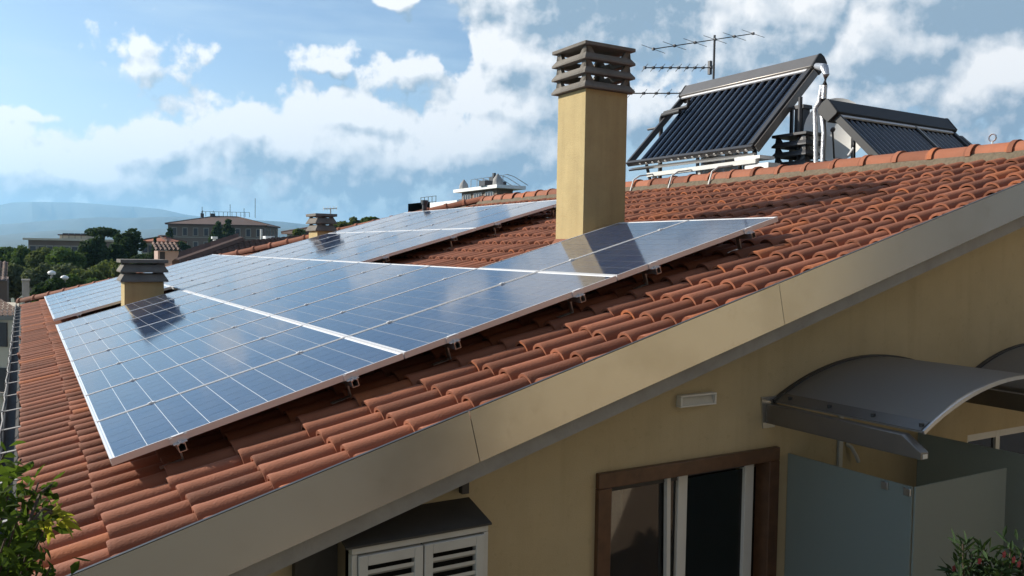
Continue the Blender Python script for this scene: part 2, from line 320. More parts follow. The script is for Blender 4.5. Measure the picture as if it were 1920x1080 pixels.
def leafmat(name, col, var=.3, trans=.25):
    m = material(name, col, .8, var=.15, scale=3, rnd=var, spec=.08)
    nt = m.node_tree; b = nt.nodes['Principled BSDF']; o = nt.nodes['Material Output']
    t = nt.nodes.new('ShaderNodeBsdfTranslucent'); t.inputs[0].default_value = (col[0]*1.9, col[1]*1.9, col[2]*.9, 1)
    ms = N(nt, 'ShaderNodeMixShader', i_0=trans); nt.links.new(b.outputs[0], ms.inputs[1]); nt.links.new(t.outputs[0], ms.inputs[2]); nt.links.new(ms.outputs[0], o.inputs[0])
    return m
M['leaf_dark'] = leafmat('dark_evergreen_leaf', (.034, .058, .026))
M['leaf_mid'] = leafmat('mid_green_leaf', (.066, .105, .036))
M['leaf_olive'] = leafmat('olive_green_leaf', (.095, .118, .048))
M['leaf_grey'] = leafmat('grey_green_leaf', (.085, .105, .062))
M['leaf_near'] = leafmat('shrub_leaf', (.055, .088, .020), trans=.35)
M['leaf_lime'] = leafmat('young_yellow_leaf', (.26, .26, .045), trans=.45)
M['petal'] = material('red_petal', (.35, .05, .07), .6)

# photovoltaic cell under glass
def cellmat():
    m = bpy.data.materials.new('polycrystalline_cell'); m.use_nodes = True; nt = m.node_tree; K = nt.links.new
    b = nt.nodes['Principled BSDF']; b.inputs['Roughness'].default_value = .5; b.inputs['Specular IOR Level'].default_value = 0.0
    b.inputs['Coat Weight'].default_value = 1.0; b.inputs['Coat Roughness'].default_value = .085; b.inputs['Coat IOR'].default_value = 1.5
    g = nt.nodes.new('ShaderNodeNewGeometry'); uv = nt.nodes.new('ShaderNodeUVMap')
    vo = N(nt, 'ShaderNodeTexVoronoi', i_Scale=42.0); K(g.outputs['Position'], vo.inputs['Vector'])
    hs = nt.nodes.new('ShaderNodeSeparateColor'); K(vo.outputs['Color'], hs.inputs[0])
    mx = N(nt, 'ShaderNodeMix', data_type='RGBA'); K(hs.outputs[0], mx.inputs[0])
    mx.inputs[6].default_value = (.012, .030, .074, 1); mx.inputs[7].default_value = (.019, .043, .102, 1)
    rp = N(nt, 'ShaderNodeMapRange'); rp.inputs[3].default_value = .82; rp.inputs[4].default_value = 1.18; K(g.outputs['Random Per Island'], rp.inputs[0])
    sc = N(nt, 'ShaderNodeVectorMath', operation='SCALE'); K(mx.outputs[2], sc.inputs[0]); K(rp.outputs[0], sc.inputs['Scale'])
    dn = N(nt, 'ShaderNodeTexNoise', i_Scale=1.7, i_Detail=8.0, i_Roughness=.7); K(g.outputs['Position'], dn.inputs['Vector'])
    dr = N(nt, 'ShaderNodeMapRange'); dr.inputs[1].default_value = .35; dr.inputs[2].default_value = .75; dr.inputs[3].default_value = .055; dr.inputs[4].default_value = .14; K(dn.outputs['Fac'], dr.inputs[0]); K(dr.outputs[0], b.inputs['Coat Roughness'])
    dm = N(nt, 'ShaderNodeMapRange'); dm.inputs[1].default_value = .45; dm.inputs[2].default_value = .8; dm.inputs[4].default_value = .10; K(dn.outputs['Fac'], dm.inputs[0])
    d5 = N(nt, 'ShaderNodeMix', data_type='RGBA'); K(dm.outputs[0], d5.inputs[0]); K(sc.outputs[0], d5.inputs[6]); d5.inputs[7].default_value = (.30, .29, .27, 1)
    sx = nt.nodes.new('ShaderNodeSeparateXYZ'); K(uv.outputs[0], sx.inputs[0])
    fr = N(nt, 'ShaderNodeMath', operation='MULTIPLY', i_1=3.0); K(sx.outputs['X'], fr.inputs[0])
    f2 = N(nt, 'ShaderNodeMath', operation='FRACT'); K(fr.outputs[0], f2.inputs[0])
    pp = N(nt, 'ShaderNodeMath', operation='COMPARE', i_1=.5, i_2=.022); K(f2.outputs[0], pp.inputs[0])
    m2 = N(nt, 'ShaderNodeMix', data_type='RGBA'); K(pp.outputs[0], m2.inputs[0]); K(d5.outputs[2], m2.inputs[6]); m2.inputs[7].default_value = (.10, .12, .16, 1)
    K(m2.outputs[2], b.inputs['Base Color'])
    return m
M['cell'] = cellmat()
def tubemat():
    m = bpy.data.materials.new('evacuated_glass_tube'); m.use_nodes = True; b = m.node_tree.nodes['Principled BSDF']
    b.inputs['Base Color'].default_value = (.010, .018, .035, 1); b.inputs['Roughness'].default_value = .12; b.inputs['Coat Weight'].default_value = 1.0; b.inputs['Coat Roughness'].default_value = .03
    return m
M['tube'] = tubemat()
def frosted():
    m = bpy.data.materials.new('frosted_glass'); m.use_nodes = True; nt = m.node_tree; b = nt.nodes['Principled BSDF']; o = nt.nodes['Material Output']
    b.inputs['Base Color'].default_value = (.36, .42, .41, 1); b.inputs['Roughness'].default_value = .35
    t = nt.nodes.new('ShaderNodeBsdfTranslucent'); t.inputs[0].default_value = (.55, .62, .60, 1)
    ms = N(nt, 'ShaderNodeMixShader', i_0=.45); nt.links.new(b.outputs[0], ms.inputs[1]); nt.links.new(t.outputs[0], ms.inputs[2]); nt.links.new(ms.outputs[0], o.inputs[0])
    return m
M['frost'] = frosted()
def poly_sheet():
    m = bpy.data.materials.new('grey_polycarbonate'); m.use_nodes = True; nt = m.node_tree; b = nt.nodes['Principled BSDF']; o = nt.nodes['Material Output']
    b.inputs['Base Color'].default_value = (.31, .295, .275, 1); b.inputs['Roughness'].default_value = .32
    t = nt.nodes.new('ShaderNodeBsdfTranslucent'); t.inputs[0].default_value = (.5, .48, .45, 1)
    ms = N(nt, 'ShaderNodeMixShader', i_0=.5); nt.links.new(b.outputs[0], ms.inputs[1]); nt.links.new(t.outputs[0], ms.inputs[2]); nt.links.new(ms.outputs[0], o.inputs[0])
    return m
M['polycarb'] = poly_sheet()

# ------------------------------------------------------------------ ground, hills, haze
GZ = -16.0
mg = material('countryside', (.075, .085, .045), .95, var=.4, scale=.004, stain=.5, stain_col=(.13, .11, .075), stain_scale=.0015)
b = MB(); n = 48; b.poly([(0, 0, GZ)]+[(15500*math.cos(2*math.pi*k/n), 15500*math.sin(2*math.pi*k/n), GZ) for k in range(n)], [(0, 1+k, 1+(k+1) % n) for k in range(n)])
tag(b.build('ground', mg), 'green and brown valley floor far below the roofs', None, None, 'structure')
mh = material('wooded_hill', (.045, .055, .035), .95, var=.35, scale=.0025, stain=.4, stain_col=(.09, .085, .06), stain_scale=.0012)
def hill(D, prof, amp, seed, label):
    r2 = np.random.default_rng(seed); b = MB(); A = np.arange(-62, 82, .5); top = []
    xs = [az_el(p[0], p[1]) for p in prof]; pa = [q[0] for q in xs]; pe = [q[1] for q in xs]
    w = [(r2.uniform(.15, 1.6), r2.uniform(0, 6.3), r2.uniform(.3, 1)) for _ in range(14)]
    for a in A:
        e = float(np.interp(a, pa, pe)); s = sum(k[2]*math.sin(a*k[0]+k[1]) for k in w)/7
        inside = pa[0]-2 < a < pa[-1]+2
        top.append(max(D*math.tan(rad(e)) + s*amp*(.35 if inside else 1.2), 30))
    rows = [(D-2600, 0.0), (D-1500, .35), (D-700, .72), (D, 1.0), (D+900, .6), (D+2000, 0.0)]; pts = []
    for d, k in rows:
        for i, a in enumerate(A):
            wob = 1+(.18*math.sin(a*1.7+d*.003+seed) + .12*math.sin(a*4.1+d*.001))*(1 if 0 < k < 1 else 0)
            pts.append((CAM.x+d*math.sin(rad(a)), CAM.y+d*math.cos(rad(a)), GZ-1+(top[i]-GZ)*k*wob if k else GZ-2))
    m = len(A); b.poly(pts, [(j*m+i, j*m+i+1, (j+1)*m+i+1, (j+1)*m+i) for j in range(len(rows)-1) for i in range(m-1)], True)
    tag(b.build('hills', mh), label, None, None, 'structure')
hill(12500, [(-60, 388), (0, 384), (25, 379.5), (80, 378.5), (140, 379), (200, 384), (250, 387), (300, 392), (345, 401), (420, 409), (560, 424)], 40, 3, 'highest and palest blue mountain ridge on the horizon')
hill(8300, [(-60, 424), (0, 420), (100, 413), (190, 406), (240, 408), (312, 406), (430, 410), (530, 415), (600, 424)], 22, 5, 'middle blue wooded ridge in front of the palest mountains')
hill(5600, [(-60, 442), (0, 440), (60, 434), (120, 430), (230, 433), (300, 428), (420, 432), (560, 428), (620, 434)], 14, 9, 'nearest and darkest of the hazy blue ridges')
hz = MB(); hz.box((-15800, -15800, GZ-1.5), (15800, 15800, 690))
mz = bpy.data.materials.new('haze'); mz.use_nodes = True; nt = mz.node_tree; nt.nodes.clear()
pv_ = N(nt, 'ShaderNodeVolumePrincipled', i_Density=1.05e-4, i_Anisotropy=0.45); pv_.inputs['Color'].default_value = (.35, .63, .90, 1)
ho = nt.nodes.new('ShaderNodeOutputMaterial'); nt.links.new(pv_.outputs[0], ho.inputs['Volume'])
HAZE = tag(hz.build('haze', mz), 'thin blue haze in the air over the valley', None, None, 'stuff')

# ------------------------------------------------------------------ the house with its roof
HOUSE = thing('yellow_house', (7.75, 8.5, GZ), 'yellow rendered house whose terracotta tiled roof carries the solar panels', 'house')
T0 = OFF['yellow_house']
XR, XE = 7.75, -0.40                     # ridge and eave, in plan
TS = math.tan(SL); H0 = -0.270           # roof deck below the panel plane
def zroof(x, h): return x*TS + h/math.cos(SL)
HIP_A, HIP_B = Vector((-.45, 17.7, 0)), Vector((7.75, 10.4, 0))
def yhip(x): return HIP_A.y + (x-HIP_A.x)*(HIP_B.y-HIP_A.y)/(HIP_B.x-HIP_A.x)
def fas_top(x): return -.141+.2863*x
# deck of the roof (both slopes and the hipped end), a thin closed shell
def deckpts(dh):
    zz = lambda x: zroof(x if x <= XR else 2*XR-x, H0)-dh
    return [(-.42, -.985, zz(-.42)), (XR, -.985, zz(XR)), (2*XR+.42, -.985, zz(-.42)), (2*XR+.42, yhip(-.42), zz(-.42)), (XR, yhip(XR), zz(XR)), (-.42, yhip(-.42), zz(-.42))]
b = MB(); t_, l_ = deckpts(0), deckpts(.10)
b.poly(t_+l_, [(0, 1, 4, 5), (1, 2, 3, 4), (3, 5, 4), (6, 11, 10, 7), (7, 10, 9, 8), (9, 10, 11), (0, 5, 11, 6), (5, 3, 9, 11), (3, 2, 8, 9), (0, 6, 7, 1), (1, 7, 8, 2)])
ROOF = b.build('roof', M['deck'], HOUSE)

# one clay tile: a barrel with a lip and a narrow pan either side
def tile_arrays(taper=.88, wob=0.0):
    na = 9; V = []; F = []; Ln = .415; wb, hb, th = .076, .074, .016
    def sect(sc, c0, y, inner):
        pts = []
        if not inner: pts.append((-.0985, y, c0+.003))
        for i in range(na+1):
            t = math.pi*(1-i/na); w = (wb-(th if inner else 0))*sc; h = (hb-(th if inner else 0))*sc
            pts.append((w*math.cos(t), y, c0+h*math.sin(t)**.85))
        if not inner: pts.append((.0985, y, c0+.003))
        return pts
    r0 = sect(1.0, .023, 0.0, False); r1 = sect(1.035, .022, .014, False); r1b = sect(.99, .020, .055, False); r2 = sect(taper, 0, Ln, False)
    i0 = sect(1.0, .023, 0.0, True); i1 = sect(.97, .018, .10, True)
    o = 0; m = len(r0)
    V += r0+r1+r1b+r2
    for j in range(3):
        for i in range(m-1): F.append((j*m+i, j*m+i+1, (j+1)*m+i+1, (j+1)*m+i))
    q = len(V); mi = len(i0); V += i0+i1
    for i in range(mi-1):
        F.append((q+i, q+i+1, 1+i+1, 1+i))                     # lip
        F.append((q+i+1, q+i, q+mi+i, q+mi+i+1))               # inside
    # thickness of the pans at the lower edge
    return np.array(V, np.float32), np.array(F, np.int32)
TV, TF = tile_arrays()
TE = TV.copy(); TE[:, 0] = np.minimum(TE[:, 0], .043)      # verge tiles are cut along the fascia
COURSE, COLW = .352, .198
B0 = -.15-.074-.023                      # tile base height so that crests lie 15 cm below the glass
panels_uv = []                           # footprints filled from the layout below
ROWS = {0: [(0, 8, 0.0), (0, 6, 9.0)], 1: [(0, 14, 0.0)], 2: [(0, 2, 0.0), (5, 6, 0.0)], 3: [(5, 6, 0.0)]}
for row, runs in ROWS.items():
    for k0, nn, off in runs:
        u0 = off+k0*PU; panels_uv.append((u0, u0+nn*PU, row*PV, (row+1)*PV))
chim_fp = [(2.1, 2.7, 4.35, 5.0), (8.35, 8.95, .8, 1.45), (11.45, 12.2, 4.7, 5.2)]   # y0,y1,x0,x1
tiles = []
for nrow in range(-1, 23):
    v = -.116+COURSE*nrow
    for j in range(0, 97):
        u = -.94+COLW*j
        x = v*EV.x
        if u > yhip(max(x, 0)+.35)-.02: continue
        if v+.3 > 8.02: continue
        xc = (v+.2)*EV.x
        if any(y0-.02 < u < y1+.02 and x0-.12 < xc < x1+.12 for y0, y1, x0, x1 in chim_fp): continue
        hid = any(a+.22 < u < b_-.05 and c-.25 < v < d_-.45 for a, b_, c, d_ in panels_uv)
        c = R(u, v+.2, -.15); dist = (c-CAM).length; dd = (c-CAM).normalized()
        px = CR.dot(c-CAM)/CF.dot(c-CAM)*FPX+960; py = 540-CU.dot(c-CAM)/CF.dot(c-CAM)*FPX
        vis = (not hid) and -40 < px < 1960 and py < 1110
        tiles.append((u, v, vis, dist))
order = sorted([i for i, t in enumerate(tiles) if t[2]], key=lambda i: tiles[i][3])[:298]
single = set(order)
meshes = []
for q in range(3):
    Vq = TV.copy(); r3 = np.random.default_rng(q+40); Vq[:, 2] += r3.normal(0, .0006, len(Vq)); Vq[:, 0] *= (1+.01*(q-1))
    me = arr_mesh('tile', Vq, TF, [M['tile']], True); me.set_sharp_from_angle(angle=rad(42)); meshes.append(me)
ev_me = arr_mesh('tile', TE, TF, [M['tile']], True); ev_me.set_sharp_from_angle(angle=rad(42))
allV, allF = [], []; cnt = 0
for i, (u, v, vis, dist) in enumerate(tiles):
    th = random.gauss(0, .011)*(0 if u < -.9 else 1); du = abs(random.gauss(0, .0035)) if u < -.9 else random.gauss(0, .0035); dv = random.gauss(0, .008)-(random.uniform(.015, .035) if random.random() < .03 else 0); dh = random.gauss(0, .002)
    Mx = Matrix.Translation(R(u+du, v+dv, B0+dh)) @ ROOFM @ Matrix.Rotation(th, 4, 'Z') @ Matrix.Rotation(random.gauss(0, .012)*(0 if u < -.9 else 1), 4, 'Y')
    if i in single:
        o = obj('tile', ev_me if u < -.9 else meshes[i % 3], ROOF); o.matrix_local = Matrix.Translation(-T0) @ Mx
    else:
        A = np.array(Mx.to_3x3()); t = np.array(Mx.translation-T0)
        allV.append((TE if u < -.9 else TV)@A.T+t); allF.append(TF+cnt*len(TV)); cnt += 1
me = arr_mesh('tile_field', np.concatenate(allV), np.concatenate(allF), [M['tile']], True); me.set_sharp_from_angle(angle=rad(42))
tag(obj('tile_field', me, ROOF), None, None, None, 'stuff')

# ridge and hip caps
def cap_arrays(r0=.146, r1=.118, Ln=.46, n=10, sy=.9):
    V, F = [], []
    for (y, r, ins) in ((0, r0, 0), (.05, r0, 0), (.052, r0-.020, 0), (Ln, r1, 0), (0, r0-.016, 0), (.08, r0-.018, 0)):
        for i in range(n+1):
            t = math.pi*(1-i/n); V.append((r*math.cos(t), y, r*sy*math.sin(t)))
    m = n+1
    for j in (0, 1, 2):
        for i in range(n): F.append((j*m+i, j*m+i+1, (j+1)*m+i+1, (j+1)*m+i))
    for i in range(n): F.append((4*m+i, 4*m+i+1, i+1, i)); F.append((4*m+i+1, 4*m+i, 5*m+i, 5*m+i+1))
    return np.array(V), np.array(F)
CV, CFc = cap_arrays(); cme = arr_mesh('ridge_tile', CV, CFc, [M['tile']], True); cme.set_sharp_from_angle(angle=rad(42))
y = -1.02; zr = zroof(XR, -.15)-.02
while y < yhip(XR):
    o = obj('ridge_tile', cme, ROOF); o.matrix_local = Matrix.Translation(Vector((XR+random.gauss(0, .004), y, zr+random.gauss(0, .004)))-T0) @ Matrix.Rotation(random.gauss(0, .012), 4, 'Z') @ Matrix.Rotation(rad(1.2), 4, 'X'); y += .40
# hips: both of them, laid from the eave upwards
for side in (0, 1):
    A = Vector((-.42, yhip(-.42), zroof(-.42, -.17)+.0)); Bq = Vector((XR, yhip(XR), zroof(XR, -.17)+.01))
    if side: A = Vector((2*XR+.42, A.y, A.z))
    d = (Bq-A); nL = int(d.length/.40); dn = d.normalized(); x = dn.cross(Vector((0, 0, 1))).normalized(); z = x.cross(dn)
    for k in range(nL+1):
        p = A+dn*(.40*k); Mx = Matrix(((x.x, dn.x, z.x, p.x), (x.y, dn.y, z.y, p.y), (x.z, dn.z, z.z, p.z), (0, 0, 0, 1)))
        o = obj('hip_tile', cme, ROOF); o.matrix_local = Matrix.Translation(-T0) @ Mx @ Matrix.Rotation(rad(1.5), 4, 'X') @ Matrix.Rotation(random.gauss(0, .015), 4, 'Z')
# mortar bedding under ridge caps: rough strip
b = MB(); ys = np.arange(-.99, yhip(XR)+.01, .09); pts = []
for yy in ys:
    j = random.gauss(0, .006)
    pts += [(XR-.19+j*2, yy, zroof(XR-.19, -.21)), (XR-.155+j, yy, zroof(XR-.155, -.14)+j), (XR-.10, yy, zr+.03), (XR+.10, yy, zr+.03), (XR+.155, yy, zroof(XR-.155, -.14)), (XR+.19, yy, zroof(XR-.19, -.21))]
b.poly(pts, [(i*6+k, i*6+k+1, (i+1)*6+k+1, (i+1)*6+k) for i in range(len(ys)-1) for k in range(5)])
b.build('mortar_bed', M['mortar'], ROOF)

# verge fascia: sheet metal panels with hairline joints, concrete slab edge below
segs = [(-.62, 1.50), (1.504, 3.645), (3.649, 7.75)]
for (xa, xb) in segs:
    b = MB(); sh = .064
    P4 = [(xa, -1.0, fas_top(xa)), (xb, -1.0, fas_top(xb)), (xb+(sh if xb < 7 else 0), -1.0, fas_top(xb+sh)-.275+.0), (xa+sh, -1.0, fas_top(xa+sh)-.275)]
    b.prism(P4, (0, .013, 0)); b.build('fascia_panel', M['fascia'], HOUSE)
    b = MB(); b.prism([(xa, -1.0, fas_top(xa)+.001), (xb-.002, -1.0, fas_top(xb)+.001), (xb-.002, -1.0, fas_top(xb)+.004), (xa, -1.0, fas_top(xa)+.004)], (0, .018, 0)); b.build('fascia_lip', M['darkmetal'], HOUSE)
b = MB(); b.prism([(7.752, -1.0, fas_top(7.75)), (16.1, -1.0, fas_top(-.6)), (16.1, -1.0, fas_top(-.6)-.275), (7.752, -1.0, fas_top(7.75)-.275)], (0, .013, 0)); b.build('fascia_panel', M['fascia'], HOUSE)
b = MB(); b.prism([(-.42, -.972, fas_top(-.42)-.14), (7.75, -.972, fas_top(7.75)-.14), (7.75, -.972, fas_top(7.75)-.365), (-.42, -.972, fas_top(-.42)-.365)], (0, .30, 0)); b.build('slab_edge', M['slab'], HOUSE)

# gable wall with openings
WY = -.70
def ztop(x): return (fas_top(x) if x <= XR else fas_top(2*XR-x))-.30
opens = [(2.585, 3.925, -2.75, -.295), (.985, 1.60, -1.7, -.40), (6.25, 7.35, -2.75, -.36)]
xsplit = sorted({.12, XR, 2*XR-.12} | {q for o_ in opens for q in o_[:2]})
b = MB()
for xa, xb in zip(xsplit[:-1], xsplit[1:]):
    op = [o_ for o_ in opens if o_[0] <= xa and xb <= o_[1]]
    if op:
        z0, z1 = op[0][2], op[0][3]
        b.poly([(xa, WY, GZ), (xb, WY, GZ), (xb, WY, z0), (xa, WY, z0)], [(0, 1, 2, 3)])
        b.poly([(xa, WY, z1), (xb, WY, z1), (xb, WY, ztop(xb)), (xa, WY, ztop(xa))], [(0, 1, 2, 3)])
        dp = .28
        b.poly([(xa, WY, z0), (xb, WY, z0), (xb, WY, z1), (xa, WY, z1), (xa, WY+dp, z0), (xb, WY+dp, z0), (xb, WY+dp, z1), (xa, WY+dp, z1)], [(0, 1, 5, 4), (1, 2, 6, 5), (2, 3, 7, 6), (3, 0, 4, 7)])
    else:
        b.poly([(xa, WY, GZ), (xb, WY, GZ), (xb, WY, ztop(xb)), (xa, WY, ztop(xa))], [(0, 1, 2, 3)])
yb = 16.9
b.poly([(.12, WY, GZ), (.12, yb, GZ), (.12, yb, ztop(.12)), (.12, WY, ztop(.12))], [(0, 1, 2, 3)])
b.poly([(15.38, WY, GZ), (15.38, yb, GZ), (15.38, yb, ztop(15.38)), (15.38, WY, ztop(15.38))], [(0, 1, 2, 3)])
b.poly([(.12, yb, GZ), (15.38, yb, GZ), (15.38, yb, ztop(.12)), (.12, yb, ztop(.12))], [(0, 1, 2, 3)])
b.build('wall', M['wall'], HOUSE)
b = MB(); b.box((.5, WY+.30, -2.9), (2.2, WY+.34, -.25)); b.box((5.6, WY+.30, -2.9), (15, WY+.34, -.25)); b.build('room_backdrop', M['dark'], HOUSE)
# shallow room behind the brown window
b = MB(); xa, xb, ya, yb_, za, zb_ = 2.3, 4.6, WY+.282, WY+2.6, -2.75, -.26
b.poly([(xa, ya, za), (xb, ya, za), (xb, yb_, za), (xa, yb_, za), (xa, ya, zb_), (xb, ya, zb_), (xb, yb_, zb_), (xa, yb_, zb_)], [(0, 1, 2, 3), (4, 5, 6, 7), (1, 2, 6, 5), (2, 3, 7, 6), (3, 0, 4, 7)]); b.build('room', M['room'], HOUSE)
# terrace floor below the gable
b = MB(); b.box((1.9, -9, -2.95), (15.4, WY-.004, -2.75)); b.build('terrace_slab', material('terrace_tile', (.30, .22, .16), .7, var=.1), HOUSE)

# brown framed sliding window
def bars(name, rects, y0, y1, m, parent, bev=.004):
    out_ = []
    for (x0, x1, z0, z1) in rects:
        b = MB(); b.box((x0, y0, z0), (x1, y1, z1)); out_.append(b.build(name, m, parent, bev))
    return out_
wx0, wx1, wt_, wb_ = 2.500, 4.010, -.210, -2.75
b = MB(); b.box((wx0, WY-.035, wb_), (wx0+.095, WY+.10, wt_-.092)); b.box((wx1-.095, WY-.035, wb_), (wx1, WY+.10, wt_-.092)); b.box((wx0, WY-.035, wt_-.09), (wx1, WY+.10, wt_))
WIN = b.build('window', M['wood'], HOUSE, .004)
def wxat(px): return PY(px, 1000, WY+.10).x
m1, m2 = wxat(1262), wxat(1279); n1_, n2_ = wxat(1386), wxat(1402)
for q in [(m1, m2, -2.7, -.31), (n1_, n2_, -2.7, -.31)]:
    bars('sash_bar', [q], WY+.06, WY+.115, M['white'], WIN)
bars('sash_bar', [(2.652, m1-.002, -.36, -.31), (m2+.002, n1_-.002, -.345, -.31)], WY+.07, WY+.11, M['darkmetal'], WIN)
b = MB(); xa = wxat(1240); b.prism([(xa-.012, WY+.045, -.315), (xa+.018, WY+.045, -.315), (xa+.075, WY+.045, -2.7), (xa+.045, WY+.045, -2.7)], (0, .03, 0)); b.build('tilted_sash', M['white'], WIN)
for (x0, x1) in ((2.596, m1), (m2, n1_), (n2_, 3.914)):
    b = MB(); b.box((x0+.001, WY+.085, -2.7), (x1-.001, WY+.091, -.36)); b.build('pane', M['clear'], WIN)
b = MB(); nf = 26; pts = []  # pale folded sheet added to stand for a reflection in the left pane
for i in range(nf+1):
    xx = 2.60+.30*i/nf; dy_ = .018*math.sin(i*1.25)+.008*math.sin(i*2.9); pts += [(xx, WY+.24+dy_, -2.7), (xx, WY+.24+dy_, -.31)]
b.poly(pts, [(2*i, 2*i+2, 2*i+3, 2*i+1) for i in range(nf)], True); b.build('reflection_sheet', M['reflection_sheet'], WIN)
b = MB(); b.box((3.25, WY+1.3, -2.75), (3.85, WY+1.7, -1.55)); b.build('cupboard', M['wood'], HOUSE)
# white framed window far along the wall
b = MB(); b.box((6.25, WY+.04, -2.7), (6.33, WY+.10, -.362)); b.box((6.74, WY+.04, -2.7), (6.80, WY+.10, -.362)); b.box((7.27, WY+.04, -2.7), (7.349, WY+.10, -.362)); b.box((6.332, WY+.04, -.43), (6.738, WY+.10, -.362)); b.box((6.802, WY+.04, -.43), (7.268, WY+.10, -.362))
WIN2 = b.build('window', M['white'], HOUSE); tag(WIN2, 'white framed window behind the second frosted screen')
for (x0, x1) in ((6.335, 6.735), (6.805, 7.265)):
    b = MB(); b.box((x0, WY+.06, -2.69), (x1, WY+.07, -.435)); b.build('pane', M['glass'], WIN2)
# louvred shutters in a projecting box under the verge
SY = -.945
b = MB()
b.box((.930, SY, -1.7), (.957, SY+.05, -.345)); b.box((1.624, SY, -1.7), (1.650, SY+.05, -.345)); b.box((.930, SY, -.343), (1.650, SY+.05, -.312))
SHUT = b.build('shutter', M['greywhite'], HOUSE, .003); tag(SHUT, 'pale louvred shutters in a boxed window under the verge')
b = MB(); b.poly([(.90, SY-.01, -.310), (1.665, SY-.01, -.310), (1.665, WY-.002, -.245), (.90, WY-.002, -.245), (.90, SY-.01, -.300), (1.665, SY-.01, -.300), (1.665, WY-.002, -.235), (.90, WY-.002, -.235)], [(0, 3, 2, 1), (4, 5, 6, 7), (0, 1, 5, 4), (1, 2, 6, 5), (2, 3, 7, 6), (3, 0, 4, 7)])
b.build('lid', M['greyboard'], SHUT)
b = MB(); b.box((1.632, SY+.052, -1.7), (1.648, WY-.003, -.33)); b.build('side_board', M['greywhite'], SHUT)
b = MB(); b.box((.72, WY-.06, -1.7), (.925, WY-.005, -.33)); b.build('dark_board', M['greyboard'], SHUT)
b = MB(); b.box((1.60, WY-.05, -.20), (1.64, WY-.01, -.07)); b.build('hook', M['darkmetal'], SHUT)
b = MB(); b.box((.958, SY+.052, -1.69), (1.622, SY+.058, -.345)); b.build('gap_shade_sheet', M['dark'], SHUT)  # near-black sheet added to put shade in the gaps between slats
for (x0, x1) in ((.960, 1.286), (1.294, 1.621)):
    b = MB(); f = .045
    b.box((x0, SY-.012, -1.68), (x0+f, SY+.028, -.352)); b.box((x1-f, SY-.012, -1.68), (x1, SY+.028, -.352)); b.box((x0+f, SY-.012, -.402), (x1-f, SY+.028, -.352)); b.box((x0+f, SY-.012, -1.68), (x1-f, SY+.028, -1.60))
    b.build('leaf_frame', M['greywhite'], SHUT, .003)
    z = -.43
    while z > -1.58:
        b = MB(); b.poly([(x0+f, SY-.006, z-.012), (x1-f, SY-.006, z-.012), (x1-f, SY+.026, z-.034), (x0+f, SY+.026, z-.034), (x0+f, SY-.006, z+.006), (x1-f, SY-.006, z+.006), (x1-f, SY+.026, z-.026), (x0+f, SY+.026, z-.026)], [(0, 3, 2, 1), (4, 5, 6, 7), (0, 1, 5, 4), (1, 2, 6, 5), (2, 3, 7, 6), (3, 0, 4, 7)])
        b.build('slat', M['greywhite'], SHUT); z -= .052
# gutter along the eave with its straps
b = MB(); gx, gz, gr = -.452, -.325, .052; yy0, yy1 = -1.0, yhip(-.42)
pts = []; n = 10
for yy in (yy0, yy1):
    for i in range(n+1):
        t = math.pi+math.pi*i/n; pts.append((gx+gr*math.cos(t), yy, gz+gr*math.sin(t)))
    for i in range(n+1):
        t = math.pi+math.pi*i/n; pts.append((gx+(gr-.004)*math.cos(t), yy, gz+(gr-.004)*math.sin(t)))
m = n+1; fs = []
for i in range(n): fs += [(i, i+1, 2*m+i+1, 2*m+i), (m+i+1, m+i, 3*m+i, 3*m+i+1)]
b.poly(pts, fs, True); b.tube([(gx-gr, yy0, gz), (gx-gr, yy1, gz)], .011, 8)
GUT = b.build('gutter', M['gutter'], HOUSE)
yy = -.6
while yy < yy1-.3:
    b = MB(); b.bar((gx-gr-.012, yy, gz+.012), (gx+gr+.04, yy, gz+.035), .035, .006); b.bar((gx-gr-.012, yy, gz+.02), (gx-gr-.012, yy, gz-.05), .035, .008); b.build('strap', M['slab'], GUT); yy += .8
b = MB(); b.tube([(gx-gr-.016+.006*math.sin(q*2.1), yy0+(yy1-yy0)*q/60, gz+.010+.006*math.sin(q*1.3)) for q in range(61)], .006, 6); b.build('rim', M['slab'], GUT)

# chimneys: rendered shaft, stacked concrete louvres with corner posts, flat slab
def frustum_ring(b, cx, cy, hx, hy, z0, z1, ins, th, full):
    # sloped band round a square, wide below, narrow above
    q = [(-1, -1), (1, -1), (1, 1), (-1, 1)]
    o0 = [(cx+sx*hx, cy+sy*hy, z0) for sx, sy in q]; o1 = [(cx+sx*(hx-ins), cy+sy*(hy-ins), z1) for sx, sy in q]
    i0 = [(cx+sx*(hx-th-ins), cy+sy*(hy-th-ins), z0) for sx, sy in q]; i1 = [(cx+sx*(hx-ins-th), cy+sy*(hy-ins-th), z1) for sx, sy in q]
    lip = [(cx+sx*hx, cy+sy*hy, z0+.022) for sx, sy in q]
    b.poly(o0+lip+o1+i0+i1, [f for k in range(4) for f in ((k, (k+1) % 4, 4+(k+1) % 4, 4+k), (4+k, 4+(k+1) % 4, 8+(k+1) % 4, 8+k), (8+k, 8+(k+1) % 4, 16+(k+1) % 4, 16+k), (16+k, 16+(k+1) % 4, 12+(k+1) % 4, 12+k), (12+k, 12+(k+1) % 4, (k+1) % 4, k))])
